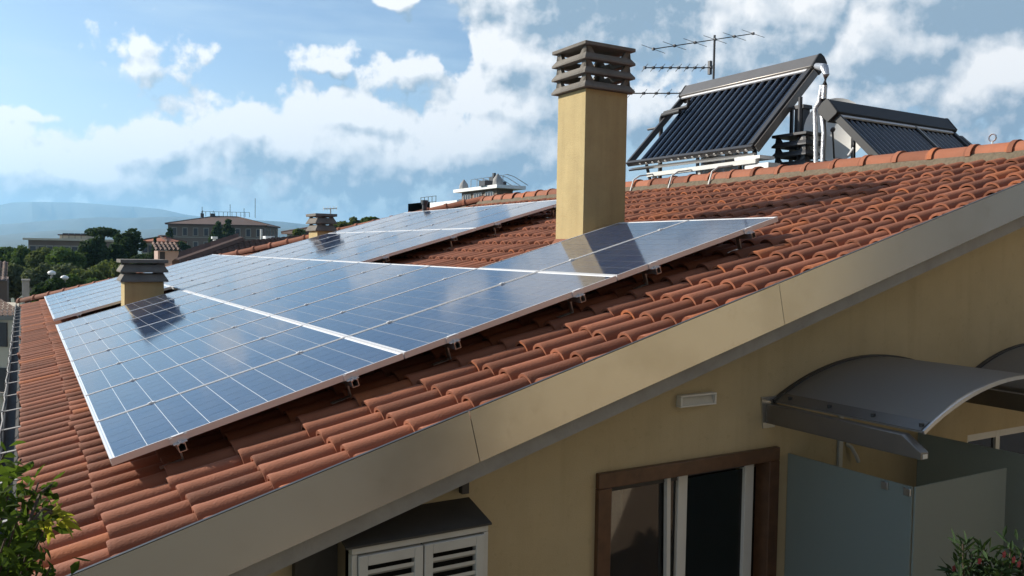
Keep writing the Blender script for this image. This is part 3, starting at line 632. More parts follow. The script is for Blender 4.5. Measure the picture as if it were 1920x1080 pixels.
def chimney(x0, x1, y0, y1, zb, zs, tiers, pitch, ov, label, shaft_mat, cap_mat, slab=.04, slab_ov=.0, band=.52):
    cx, cy = (x0+x1)/2, (y0+y1)/2; hx, hy = (x1-x0)/2, (y1-y0)/2
    b = MB(); b.box((x0, y0, zb), (x1, y1, zs+.01)); ch = b.build('chimney', shaft_mat, HOUSE, .006); tag(ch, label)
    for t in range(tiers):
        z0 = zs+.012+t*pitch; ox, oy = hx+ov, hy+ov; ins = .035 if band < .6 else .055; zb1 = z0+pitch*band
        b = MB(); frustum_ring(b, cx, cy, ox, oy, z0, zb1, ins, .05, False); b.build('louvre', cap_mat, ch, .003)
        for sx in (-1, 1):
            for sy in (-1, 1):
                b = MB(); e = ins; ex, ey = cx+sx*(ox-e), cy+sy*(oy-e); L1 = .105; L2 = .055; zt = z0+pitch*.985
                # corner post: an L that narrows upwards
                for ax in (0, 1):
                    d1_ = (-sx*L1, 0) if ax == 0 else (0, -sy*L1); d2_ = (-sx*L2, 0) if ax == 0 else (0, -sy*L2); w = (0, -sy*.045) if ax == 0 else (-sx*.045, 0)
                    sh = (-sx*.006, -sy*.006)
                    lo = [(ex, ey), (ex+d1_[0], ey+d1_[1]), (ex+d1_[0]+w[0], ey+d1_[1]+w[1]), (ex+w[0], ey+w[1])]
                    hi = [(ex+sh[0], ey+sh[1]), (ex+d2_[0]+sh[0], ey+d2_[1]+sh[1]), (ex+d2_[0]+w[0], ey+d2_[1]+w[1]), (ex+w[0], ey+w[1])]
                    b.poly([(p[0], p[1], zb1-.003) for p in lo]+[(p[0], p[1], zt) for p in hi], [(0, 3, 2, 1), (4, 5, 6, 7), (0, 1, 5, 4), (1, 2, 6, 5), (2, 3, 7, 6), (3, 0, 4, 7)])
                b.build('corner_post', cap_mat, ch)
    zt = zs+.012+tiers*pitch
    b = MB(); b.box((cx-hx-ov-slab_ov, cy-hy-ov-slab_ov, zt), (cx+hx+ov+slab_ov, cy+hy+ov+slab_ov, zt+slab)); b.build('cap_slab', cap_mat, ch, .006)
    return ch, zt+slab
def fillet(ch, x0, x1, y0, y1, h=-.20, w=.07, m='mortar'):
    z = lambda x: zroof(x, h)
    b = MB(); q = [(x0, y0), (x1, y0), (x1, y1), (x0, y1)]; o = [(x0-w, y0-w), (x1+w, y0-w), (x1+w, y1+w), (x0-w, y1+w)]
    b.poly([(x, y, z(x)+.14) for x, y in q]+[(x, y, z(x)+.02) for x, y in o], [(k, (k+1) % 4, 4+(k+1) % 4, 4+k) for k in range(4)]); b.build('flashing', M[m], ch)
c1, _ = chimney(4.405, 4.925, 2.15, 2.64, .8, 2.685, 3, .137, .052, 'tall yellow chimney with three concrete louvres and a flat cap', M['stucco'], M['concrete'], .036)
fillet(c1, 4.403, 4.927, 2.148, 2.642, m='tile')
chimney(.875, 1.40, 8.40, 8.88, -.1, .545, 2, .135, .055, 'squat chimney with two louvres standing in the gap of the lowest panel row', M['stucco'], M['concrete'], .050, band=.84)
chimney(4.66, 5.00, 11.55, 12.12, .9, 1.42, 2, .145, .05, 'small far chimney at the end of the upper panels', M['stucco'], M['concrete'], .055, band=.82)
# ------------------------------------------------------------------ photovoltaic panels
PW, PLn, PT = 1.0, 1.64, .038
def ordn(n): return ['first', 'second', 'third', 'fourth', 'fifth', 'sixth', 'seventh', 'eighth', 'ninth', 'tenth', 'eleventh', 'twelfth', 'thirteenth', 'fourteenth'][n]
# panel local frame: x along the eave (towards the far end), y up the slope, z below the glass is negative
PM = Matrix(((0, EV.x, NV.x), (1, 0, 0), (0, EV.z, NV.z))).to_4x4()
def fbox(b, x0, x1, y0, y1, z0, z1): b.box((x0, y0, z0), (x1, y1, z1))
b = MB(); fw = .011
fbox(b, 0, PW, 0, fw, -PT, 0); fbox(b, 0, PW, PLn-fw, PLn, -PT, 0); fl_ = .008; fbox(b, 0, fl_, fw, PLn-fw, -PT, 0); fbox(b, PW-fl_, PW, fw, PLn-fw, -PT, 0)
b.box((.012, .012, -PT-.0005), (PW-.012, PLn-.012, -.012))
frame_me = b.mesh('frame'); frame_me.materials.append(M['alu'])
b = MB(); b.poly([(fw, fw, -.0040), (PW-fw, fw, -.0040), (PW-fw, PLn-fw, -.0040), (fw, PLn-fw, -.0040)], [(0, 1, 2, 3)]); back_me = b.mesh('backsheet'); back_me.materials.append(M['back'])
CS, CSX, CG, CGY = .1562, .1590, .0024, .0033; cx0 = (PW-6*CSX-5*CG)/2; cy0 = (PLn-10*CS-9*CGY)/2
ch_ = .004
def cellpts(x, y): return [(x, y, 0), (x+CSX, y, 0), (x+CSX, y+CS, 0), (x, y+CS, 0)]
UVQ = [(0, 0), (1, 0), (1, 1), (0, 1)]
cell_me = arr_mesh('cell', np.array(cellpts(0, 0)), np.array([[0, 1, 2, 3]]), [M['cell']], False, UVQ)
V = []; F = []; U = []
for i in range(6):
    for j in range(10):
        o = len(V); V += [(a, c_, -.0030) for a, c_, _ in cellpts(cx0+i*(CSX+CG), cy0+j*(CS+CGY))]; F.append((o, o+1, o+2, o+3)); U += UVQ
grid_me = arr_mesh('cell_grid', np.array(V), np.array(F), [M['cell']], False, U)
b = MB(); b.box((-.014, -.02, -.002), (.010, .02, .004)); b.box((-.006, -.006, .004), (.002, .002, .009)); clamp_me = b.mesh('clamp'); clamp_me.materials.append(M['alu'])
b = MB()
for yy in (.020, PLn-.023):
    for k in range(3): b.box((.06+k*.30, yy-.0012, -.0036), (.06+k*.30+.26, yy+.0012, -.0033))
rib_me = b.mesh('ribbon'); rib_me.materials.append(M['alu'])
rowname = {0: 'lowest panel row by the eave', 1: 'second panel row above the eave', 2: 'third panel row', 3: 'highest panel row'}
RAILV = (.33, 1.30)
for row, runs in ROWS.items():
    for ri, (k0, nn, off) in enumerate(runs):
        for i in range(nn):
            u0 = off+(k0+i)*PU; v0 = row*PV
            if row == 0: lab = (f'{ordn(i)} blue solar panel from the near end, lowest row in front of the squat chimney' if ri == 0 else f'{ordn(i)} solar panel behind the squat chimney in the lowest row')
            elif row == 1: lab = f'{ordn(i)} solar panel from the near end in the long second row'
            elif row == 2: lab = (f'{ordn(i)} panel from the near end of the pair below the tall chimney' if ri == 0 else f'{ordn(i)} panel from the near end, lower row behind the tall chimney')
            else: lab = f'{ordn(i)} panel from the near end in the highest row under the ridge'
            o = bpy.data.objects.new('solar_panel', None); o.empty_display_size = .2; COL.objects.link(o)
            jit = random.gauss(0, .0006)
            o.matrix_world = Matrix.Translation(R(u0, v0, jit)) @ PM @ Matrix.Rotation(random.gauss(0, .0004), 4, 'X') @ Matrix.Rotation(random.gauss(0, .0004), 4, 'Y')
            tag(o, lab, 'solar panel', 'roof solar panels')
            obj('frame', frame_me, o); obj('backsheet', back_me, o); tag(obj('ribbon', rib_me, o), None, None, None, 'stuff')
            if u0 < 3.2:
                for a in range(6):
                    for c_ in range(10):
                        q = obj('cell', cell_me, o); q.location = (cx0+a*(CSX+CG), cy0+c_*(CS+CGY), -.0030)
            else: obj('cell_grid', grid_me, o)
            for vv in RAILV:
                if i > 0: q = obj('clamp', clamp_me, o); q.location = (0, vv, 0)
# mounting rails: two under each run, open C profile, end clamp at the near end
def rail_mesh(Ln):
    b = MB()
    for (x0, x1, z0, z1) in ((-.020, .020, -.042, -.039), (-.020, -.017, -.039, -.004), (.017, .020, -.039, -.004), (-.020, -.008, -.004, 0), (.008, .020, -.004, 0)):
        b.box((-.05, x0, z0), (Ln+.04, x1, z1))
    return b
for row, runs in ROWS.items():
    for ri, (k0, nn, off) in enumerate(runs):
        for q, vv in enumerate(RAILV):
            u0 = off+k0*PU; Ln = nn*PU-.02
            nm = {(0, 0): 'lowest row', (0, 1): 'lowest row behind the squat chimney', (1, 0): 'long second row', (2, 0): 'pair of panels below the tall chimney', (2, 1): 'third row behind the tall chimney', (3, 0): 'highest row'}[(row, ri)]
            o = bpy.data.objects.new('mounting_rail', None); o.empty_display_size = .1; COL.objects.link(o)
            o.matrix_world = Matrix.Translation(R(u0, row*PV+vv, -PT-.002)) @ PM
            tag(o, f'{"lower" if q == 0 else "upper"} aluminium rail carrying the {nm}', 'rail', 'aluminium rails under the panels')
            me = rail_mesh(Ln).mesh('channel'); me.materials.append(M['steel']); obj('channel', me, o)
            b = MB(); b.box((-.034, -.035, -.002), (-.004, .035, .002)); b.box((-.010, -.045, .002), (-.002, .045, .035)); b.box((-.012, -.030, .037), (.012, .030, .041)); b.tube([(-.02, 0, .0), (-.02, 0, .012)], .007, 6)
            me = b.mesh('end_clamp'); me.materials.append(M['alu']); obj('end_clamp', me, o)
            n = max(2, int(Ln/1.3)+1)
            hb = MB(); hb.box((-.018, -.004, -.125), (.018, .004, -.043)); hb.box((-.018, -.12, -.131), (.018, .004, -.125)); hme = hb.mesh('roof_hook'); hme.materials.append(M['steel'])
            for k in range(n): h_ = obj('roof_hook', hme, o); h_.location = (.12+k*(Ln-.24)/(n-1), 0, 0)

# ------------------------------------------------------------------ things on the gable wall
t = thing('wall_light', (3.25, WY, .17), 'white rectangular wall light under the verge', 'wall light')
b = MB(); x0, x1, z0, z1 = 3.103, 3.403, .130, .206
b.box((x0, WY-.045, z0), (x1, WY-.001, z0+.012)); b.box((x0, WY-.045, z1-.012), (x1, WY-.001, z1)); b.box((x0, WY-.045, z0+.012), (x0+.015, WY-.001, z1-.012)); b.box((x1-.015, WY-.045, z0+.012), (x1, WY-.001, z1-.012))
b.build('surround', M['white'], t, .003)
b = MB(); b.poly([(x0+.015, WY-.010, z1-.012), (x1-.015, WY-.010, z1-.012), (x1-.015, WY-.035, z0+.012), (x0+.015, WY-.035, z0+.012)], [(0, 1, 2, 3)]); b.build('diffuser', M['greywhite'], t)

def canopy(x0, W, label):
    Yf = -1.80; zc = .035; rise = .25
    t = thing('canopy', (x0+W/2, WY, zc), label, 'canopy', 'arched canopies on the gable wall')
    for side in (0, 1):
        xb = x0 if side == 0 else x0+W
        b = MB(); b.prism([(xb-.035, WY-.012, zc-.075), (xb-.035, WY-.012, zc+.055), (xb-.035, Yf+.10, zc+.045), (xb-.035, Yf-.02, zc-.035), (xb-.035, Yf-.02, zc-.075)], (.07, 0, 0)); b.build('beam', M['bronze'], t, .004)
        b = MB(); b.prism([(xb-.055, WY-.012, zc-.11), (xb+.055, WY-.012, zc-.11), (xb+.075, WY-.012, zc+.10), (xb-.075, WY-.012, zc+.10)], (0, .011, 0)); b.build('wall_plate', M['steel'], t)
        b = MB(); b.box((xb-.02, Yf-.024, zc-.070), (xb+.02, Yf-.0205, zc-.045)); b.build('end_cap', M['white'], t)
    n = 22; xa, xz = x0+.03, x0+W-.03; w2 = (xz-xa)/2; xm = (xa+xz)/2; Rr = (w2*w2+rise*rise)/(2*rise)
    def arc(x): return zc+.062+math.sqrt(max(0, Rr*Rr-(x-xm)**2))-(Rr-rise)
    pts = []
    for yy in (WY-.02, Yf+.02):
        for dz in (0, .006):
            for i in range(n+1): x = xa+(xz-xa)*i/n; pts.append((x, yy, arc(x)+dz))
    m = n+1; fs = []
    for i in range(n): fs += [(i, i+1, 2*m+i+1, 2*m+i), (m+i, 3*m+i, 3*m+i+1, m+i+1), (i, m+i, m+i+1, i+1), (2*m+i, 2*m+i+1, 3*m+i+1, 3*m+i)]
    fs += [(0, 2*m, 3*m, m), (n, m+n, 3*m+n, 2*m+n)]
    b = MB(); b.poly(pts, fs, True); b.build('roof_sheet', M['polycarb'], t)
    for (nm, yy, mt) in (('front_trim', Yf+.012, M['steel']), ('rear_trim', WY-.022, M['darkmetal'])):
        b = MB()
        for i in range(n):
            xq, xw = xa+(xz-xa)*i/n, xa+(xz-xa)*(i+1)/n
            b.bar((xq, yy, arc(xq)+.004), (xw, yy, arc(xw)+.004), .012 if nm == 'front_trim' else .03, .022 if nm == 'front_trim' else .03)
        b.build(nm, mt, t)
    for side in (0, 1):
        xs = xa if side == 0 else xz; sg = 1 if side == 0 else -1
        b = MB(); x1_ = xs+sg*.085; b.poly([(xs, WY-.03, arc(xs)+.008), (x1_, WY-.03, arc(x1_)+.009), (x1_, Yf+.03, arc(x1_)+.009), (xs, Yf+.03, arc(xs)+.008), (xs, WY-.03, arc(xs)+.012), (x1_, WY-.03, arc(x1_)+.013), (x1_, Yf+.03, arc(x1_)+.013), (xs, Yf+.03, arc(xs)+.012)], [(0, 1, 2, 3), (7, 6, 5, 4), (0, 4, 5, 1), (1, 5, 6, 2), (2, 6, 7, 3), (3, 7, 4, 0)]); b.build('clamp_strip', M['bronze'], t)
        for k in range(4):
            yy = WY-.12-k*.31; xm_ = xs+sg*.04; b = MB(); b.tube([(xm_, yy, arc(xm_)+.005), (xm_, yy, arc(xm_)+.026)], .014, 8); b.build('bolt', M['darkmetal'], t)
    return t
canopy(3.92, 2.06, 'arched grey canopy on steel beams over the nearer frosted screens')
canopy(6.12, 2.06, 'farther arched grey canopy cut off by the right edge')

# frosted glass screens
def screen(lo, hi, label, clips=()):
    t = thing('glass_screen', ((lo[0]+hi[0])/2, (lo[1]+hi[1])/2, lo[2]), label, 'glass screen', 'frosted glass screens on the terrace')
    b = MB(); b.box(lo, hi); b.build('pane', M['frost'], t)
    for c in clips: b = MB(); b.box((c[0]-.020, c[1]-.022, c[2]-.022), (c[0]-.006, c[1]+.022, c[2]+.022)); b.box((c[0]-.006, c[1]-.018, c[2]-.018), (c[0]+.018, c[1]+.018, c[2]+.018)); b.build('clip', M['steel'], t, .002)
    b = MB(); b.box((lo[0]+.002, lo[1]+.002, -2.75), (hi[0]-.002, hi[1]-.002, lo[2])); b.build('floor_channel', M['steel'], t)
    return t
q1, q2 = PX(1660, 910, 4.12), PX(1702, 922, 4.12)
screen((4.123, -1.620, -2.70), (4.133, WY-.004, -.272), 'frosted screen standing out from the wall beside the brown window', [(4.128, q1.y, q1.z), (4.128, q2.y, q2.z)])
screen((4.137, -1.633, -2.70), (5.10, -1.623, -.272), 'frosted screen parallel to the wall at the right edge')
screen((5.58, -2.2, -2.70), (5.59, WY-.004, -.272), 'farther frosted screen standing out from the wall under the canopy')
t = thing('wall_pipe', (4.62, WY, -.2), 'short bent pipe and conduit on the wall above the frosted screen', 'pipe')
p_ = PY(1596, 838, WY-.03); b = MB(); b.tube([p_+Vector((-.02, .03, .02)), p_, p_+Vector((.03, -.02, -.06)), p_+Vector((.06, -.02, -.11))], .014, 8); b.build('bent_pipe', M['greywhite'], t)
p_ = PY(1575, 850, WY-.012); b = MB(); b.box((p_.x-.02, WY-.02, -2.2), (p_.x+.02, WY-.002, .02)); b.build('conduit', M['greywhite'], t)

# ------------------------------------------------------------------ solar thermal collectors behind the ridge
zback = lambda x: zroof(2*XR-x, -.17)
def collector(origin, ax, dn, W, n, label, Ln, hdr=.23, gap=.30, legs=True, hm='bronze', rm='darkmetal', tr=.034):
    # origin: bottom left corner, ax: unit vector along the header, dn: unit vector from bottom up to the header
    t = thing('tube_collector', origin, label, 'solar collector', 'tube collectors behind the ridge')
    o = Vector(origin); ax = Vector(ax); dn = Vector(dn).normalized(); nr = ax.cross(dn).normalized()
    if nr.z < 0: nr = -nr
    P = lambda a, s, h: o+ax*a+dn*s+nr*h
    b = MB()
    prof = [(.0, -.09), (-.03, .06), (-.02, .095), (.205, .120), (.235, .10), (.255, .03), (.24, -.07), (.20, -.10)]
    b.prism([P(-.03, Ln+s*hdr/.23, h) for s, h in prof], ax*(W+.06)); b.build('header', M[hm], t, .008)
    for a_ in (-.034, W+.0305):
        b = MB(); b.prism([P(a_-.03 if a_ < 0 else a_, Ln+s*hdr/.23*1.02, h*1.05) for s, h in prof], ax*.033); b.build('end_cap', M['pipe'], t, .012)
    b = MB(); b.bar(P(.02, Ln-.045, .055), P(W-.05, Ln-.045, .055), .05, .022, nr); b.build('header_trim', M['alu'], t)
    for a, w_ in ((0.0, .045), (W-.02, .075)):
        b = MB(); b.bar(P(a, .0, .02), P(a, Ln, .02), w_, .09, nr); b.build('side_rail', M[rm], t)
    b = MB(); b.bar(P(-.02, -.03, .02), P(W+.02, -.03, .02), .05, .075, nr); b.build('bottom_rail', M[rm], t)
    b = MB(); b.bar(P(W+.045, -.02, -.02), P(W+.045, Ln, -.02), .02, .11, nr); b.build('side_web', M['bronze' if rm == 'darkmetal' else rm], t)
    b = MB(); b.bar(P(-.02, -.07, -.07), P(W+.02, -.07, -.07), .04, .03, nr); b.build('lower_bar', M['steel'], t)
    for k in range(n):
        a = gap+(W-gap-.10)*k/(n-1)
        b = MB(); b.tube([P(a, .0, .015), P(a, Ln-.03, .015)], tr, 10); tb = b.build('tube', M['tube'], t)
        b = MB(); b.tube([P(a, -.06, .0), P(a, 0, .012)], .024, 8); b.build('cup', M['greywhite'], tb)
    b = MB(); b.bar(P(gap-.1, Ln*.5, -.045), P(W, Ln*.5, -.045), .03, .02, nr)
    b.poly([P(gap-.04, .02, -.03), P(W-.06, .02, -.03), P(W-.06, Ln-.02, -.03), P(gap-.04, Ln-.02, -.03)], [(0, 1, 2, 3)]); b.build('reflector', M['darkmetal'], t)
    if legs:
        for a in (.35, W-.35):
            pT = P(a, Ln*.96, -.06); b = MB(); b.bar(pT, (pT.x+.02, pT.y, zback(pT.x)), .04, .04); b.build('rear_leg', M['darkmetal'], t)
            pB = P(a, .0, -.06); b = MB(); b.bar(pB, (pB.x+.16, pB.y-.02, zback(pB.x+.1)), .035, .035); b.build('front_leg', M['darkmetal'], t)
    return t
collector((8.07, 6.02, 2.53), (0, -1, 0), (1.13, 0, 1.17), 2.62, 16, 'large tilted tube collector with bronze header, left of the two behind the ridge', 1.60)
col2 = collector((8.50, 1.12, 1.56), (1, 0, 0), (0, 1.38, 1.32), 2.45, 22, 'dark shaded tube collector turned side on, right of the silver pipe', 1.86, gap=.10, hm='pipe', rm='pipe', tr=.028)  # header and rails coloured black to stand for their shade
b = MB(); o2 = Vector((8.50, 1.12, 1.56)); dv = Vector((0, 1.38, 1.32)).normalized(); nr_ = Vector((1, 0, 0)).cross(dv); nr_ = nr_ if nr_.z > 0 else -nr_
b.bar(o2+Vector((1.55, 0, 0))+nr_*.06, o2+Vector((1.55, 0, 0))+dv*1.82+nr_*.06, .04, .02, nr_); b.build('middle_bar', M['bronze'], col2)
b = MB(); b.bar(o2+Vector((2.80, 0, 0)), o2+Vector((2.62, 0, 0))+dv*1.80, .07, .07, nr_); b.build('outer_strut', M['darkmetal'], col2)
# support rails bolted over the ridge
t = thing('support_rail', (8.06, 4.5, 2.2), 'white steel rail bolted over the ridge under the left collector', 'rail')
b = MB(); b.bar((8.03, 3.30, 2.335), (8.03, 5.52, 2.305), .07, .06); b.build('beam', M['greywhite'], t)
b = MB(); b.box((8.02, 3.25, 2.368), (8.30, 3.70, 2.41)); b.build('base_block', M['white'], t)
b = MB(); b.box((8.02, 3.10, 2.20), (8.25, 3.50, 2.30)); b.build('base_block', M['white'], t)
for yy in (5.38, 4.52, 3.72):
    b = MB(); b.tube([(8.0, yy, 2.31), (7.90, yy, 2.29), (7.74, yy, 2.265), (7.63, yy, 2.20), (7.56, yy-.01, 2.02)], .012, 6); b.build('strap', M['greywhite'], t)
for yy in (3.5, 4.4, 5.4):
    b = MB(); b.bar((8.05, yy, 2.30), (8.12, yy, zback(8.12)), .05, .05); b.build('post', M['greywhite'], t)
# white tank and posts beneath the left collector
t = thing('water_tank', (8.9, 4.9, zback(8.9)), 'pale cylindrical tank under the left collector', 'tank')
b = MB(); b.tube([(8.95, 5.05, zback(8.95)), (8.95, 5.05, 2.62)], .20, 20); b.build('drum', M['greywhite'], t)
b = MB(); b.box((8.75, 4.45, zback(8.75)), (8.95, 4.62, 2.62)); b.build('flue', M['greywhite'], t)
b = MB(); b.tube([(8.85, 4.30, zback(8.85)), (8.85, 4.30, 2.66)], .035, 8); b.build('riser', M['white'], t)
b = MB(); b.tube([(8.85, 4.12, zback(8.85)), (8.85, 4.12, 2.66)], .035, 8); b.build('riser', M['pipe'], t)
# lagged pipes at the left of the collector
t = thing('lagged_pipe', (8.9, 6.2, zback(8.9)), 'black lagged pipe with elbows left of the bronze collector', 'pipe')
a_ = PX(1238, 300, 8.75); c_ = PX(1238, 217, 8.75); d_ = PX(1275, 208, 8.75)
b = MB(); b.tube([Vector((8.75, a_.y, zback(8.75))), Vector((8.75, a_.y, c_.z-.05)), Vector((8.75, a_.y-.03, c_.z)), Vector((8.75, d_.y, c_.z+.01))], .036, 10); b.build('lagging', M['pipe'], t)
e_ = PX(1246, 212, 8.8); g_ = PX(1290, 200, 8.8); b = MB(); b.tube([e_, g_, g_+Vector((0, -.02, .10))], .032, 10); b.build('elbow', M['pipe'], t)
e_ = PX(1215, 243, 8.75); b = MB(); b.tube([e_, Vector((8.75, a_.y, e_.z))], .02, 8); b.build('valve', M['darkmetal'], t)
# silver insulated pipes at the right end of the collector
t = thing('silver_pipe', (8.95, 3.1, zback(9.0)), 'crinkled silver insulated pipe dropping from the left collector header', 'pipe')
P0 = PX(1532, 124, 9.1); 
def pp(x, y): return PX(x, y, 8.52)
b = MB(); b.tube([P0, pp(1546, 127), pp(1549, 140), pp(1546, 160), pp(1545, 185), pp(1542, 215), pp(1545, 250), pp(1543, 285), pp(1543, 330)], [.045, .052, .042, .038, .034, .038, .032, .032, .032], 10); b.build('pipe', M['foil'], t)
b = MB(); b.tube([pp(1541, 160), pp(1537, 190), pp(1528, 205), pp(1529, 240), pp(1530, 330)], [.03, .038, .03, .03, .03], 10); b.build('branch_pipe', M['foil'], t)
# satellite dish
t = thing('satellite_dish', (8.95, 2.75, zback(9)), 'white satellite dish behind the silver pipe', 'satellite dish')
C0 = PY(1566, 243, 2.80); ax = (CAM-C0).normalized(); ax = (ax+Vector((-.35, -.15, .25))).normalized(); xr_ = ax.cross(Vector((0, 0, 1))).normalized(); zr_ = xr_.cross(ax)
b = MB(); nr, na = 7, 32; pts = []
for dz in (0, -.008):
    for i in range(nr+1):
        for k in range(na):
            r_ = .40*i/nr; pts.append(C0+xr_*(r_*math.cos(2*math.pi*k/na))+zr_*(r_*1.06*math.sin(2*math.pi*k/na))+ax*(.09*(i/nr)**2-.09+dz))
fs = []; m = (nr+1)*na
for s_ in (0, 1):
    for i in range(nr):
        for k in range(na): fs.append((s_*m+i*na+k, s_*m+i*na+(k+1) % na, s_*m+(i+1)*na+(k+1) % na, s_*m+(i+1)*na+k))
fs += [(nr*na+k, nr*na+(k+1) % na, m+nr*na+(k+1) % na, m+nr*na+k) for k in range(na)]
b.poly(pts, fs, True); b.build('reflector', M['white'], t)
b = MB(); b.tube([C0-zr_*.38, C0+ax*.42-zr_*.1], .012, 6); b.tube([C0+ax*.42-zr_*.1, C0+ax*.34-zr_*.07], .03, 8); b.build('feed_arm', M['darkmetal'], t)
b = MB(); b.tube([C0-ax*.12, C0-ax*.2, Vector((C0.x, C0.y, zback(C0.x)))-ax*.2], .025, 8); b.build('mast', M['steel'], t)
# dark chimney behind the ridge and the tall flue
ch3, _ = chimney(8.62, 9.05, 3.02, 3.46, 1.6, 2.28, 3, .135, .075, 'dark stacked chimney cap in shade under the left collector', M['concrete'], M['darkmetal'], .04)
b = MB(); b.box((8.72, 3.16, 2.73), (8.86, 3.30, 3.08)); b.box((8.70, 3.14, 3.08), (8.88, 3.32, 3.13)); b.build('flue', M['darkmetal'], ch3)
t = thing('steel_post', (8.7, 2.92, zback(8.7)), 'thin dark post between the collector and the silver pipe', 'post')
a_ = PX(1501, 182, 8.7); b = MB(); b.tube([Vector((8.7, a_.y, zback(8.7))), Vector((8.7, a_.y, a_.z))], .028, 10); b.build('pole', M['darkmetal'], t)
b = MB(); b.box((8.66, a_.y-.05, zback(8.7)-.01), (8.74, a_.y+.05, zback(8.7)+.02)); b.build('base_plate', M['darkmetal'], t)
t = thing('leaning_rod', (8.0, 1.9, 2.2), 'thin white rod leaning behind the ridge', 'rod')
b = MB(); b.tube([PX(1590, 292, 7.95), PX(1600, 277, 8.0)], .012, 6); b.build('rod', M['white'], t)
t = thing('eye_bolt', (7.75, -.05, 2.2), 'small steel eye bolt on the ridge near the right edge', 'eye bolt')
e0 = PX(1861, 258, XR); b = MB(); b.tube([e0+Vector((.05*0, .035*math.cos(q), .035*math.sin(q))) for q in np.linspace(-1.5, 4.6, 14)], .008, 6); b.tube([e0-Vector((0, 0, .035)), Vector((XR, e0.y, zr+.1))], .009, 6); b.build('ring', M['steel'], t)

# television aerials on one mast
AY = 7.5
mx0 = PY(1340, 66, AY); 
t = thing('tv_aerial', (mx0.x, AY, zback(mx0.x)), 'television mast with three aerials behind the tall chimney', 'aerial')
b = MB(); b.tube([Vector((mx0.x, AY, zback(mx0.x))), mx0], .022, 8); b.build('mast', M['darkmetal'], t)
def boom(p0, p1, nel, el, dirv, r=.011, dash=None):
    a = PY(p0[0], p0[1], AY); c = PY(p1[0], p1[1], AY-.03)
    b = MB(); b.tube([a, c], r*1.25, 6); bo_ = b.build('boom', M['darkmetal'], t)
    for k in range(nel):
        q = a+(c-a)*(k/(nel-1)); b = MB(); b.tube([q-dirv*el, q+dirv*el], r*.62, 5); b.box(tuple(q-Vector((.022, .022, .022))), tuple(q+Vector((.022, .022, .022)))); b.build('element', M['darkmetal'], bo_)
boom((1225, 92), (1412, 63), 6, .24, (CR*.88-CU*.42-CF*.3).normalized(), .008)
boom((1209, 127), (1333, 127), 9, .09, Vector((.2, -.5, .55)).normalized(), .009)
boom((1183, 175), (1320, 175), 7, .10, Vector((.2, -.5, .55)).normalized(), .009)
b = MB(); q = PY(1331, 127, AY); b.box((q.x-.03, AY-.03, q.z-.13), (q.x+.03, AY+.03, q.z+.13)); b.build('reflector', M['darkmetal'], t)
# ------------------------------------------------------------------ trees
def leaf_cloud(centers, radii, n, size, r3, flat=.5, squash=1.0):
    # leaf sized quads scattered near the skin of overlapping clumps
    C = np.array(centers); Rr = np.array(radii); w = Rr.prod(1)**(2/3); idx = r3.choice(len(C), n, p=w/w.sum())
    d = r3.normal(size=(n, 3)); d /= np.linalg.norm(d, axis=1)[:, None]
    rad_ = r3.uniform(.5, 1.10, n)**.6
    P = C[idx]+d*Rr[idx]*rad_[:, None]
    nrm = d*.7+r3.normal(size=(n, 3))*.55; nrm[:, 2] += .25; nrm /= np.linalg.norm(nrm, axis=1)[:, None]
    a = np.cross(nrm, r3.normal(size=(n, 3))); a /= np.linalg.norm(a, axis=1)[:, None]; c = np.cross(nrm, a)
    s = size*r3.uniform(.6, 1.35, n)[:, None]; asp = r3.uniform(.45, .9, n)[:, None]
    V = np.stack([P-a*s-c*s*asp*.6, P+a*s*.6-c*s*asp, P+a*s+c*s*asp*.5, P-a*s*.5+c*s*asp], 1).reshape(-1, 3)
    F = np.arange(4*n).reshape(-1, 4)
    return V, F
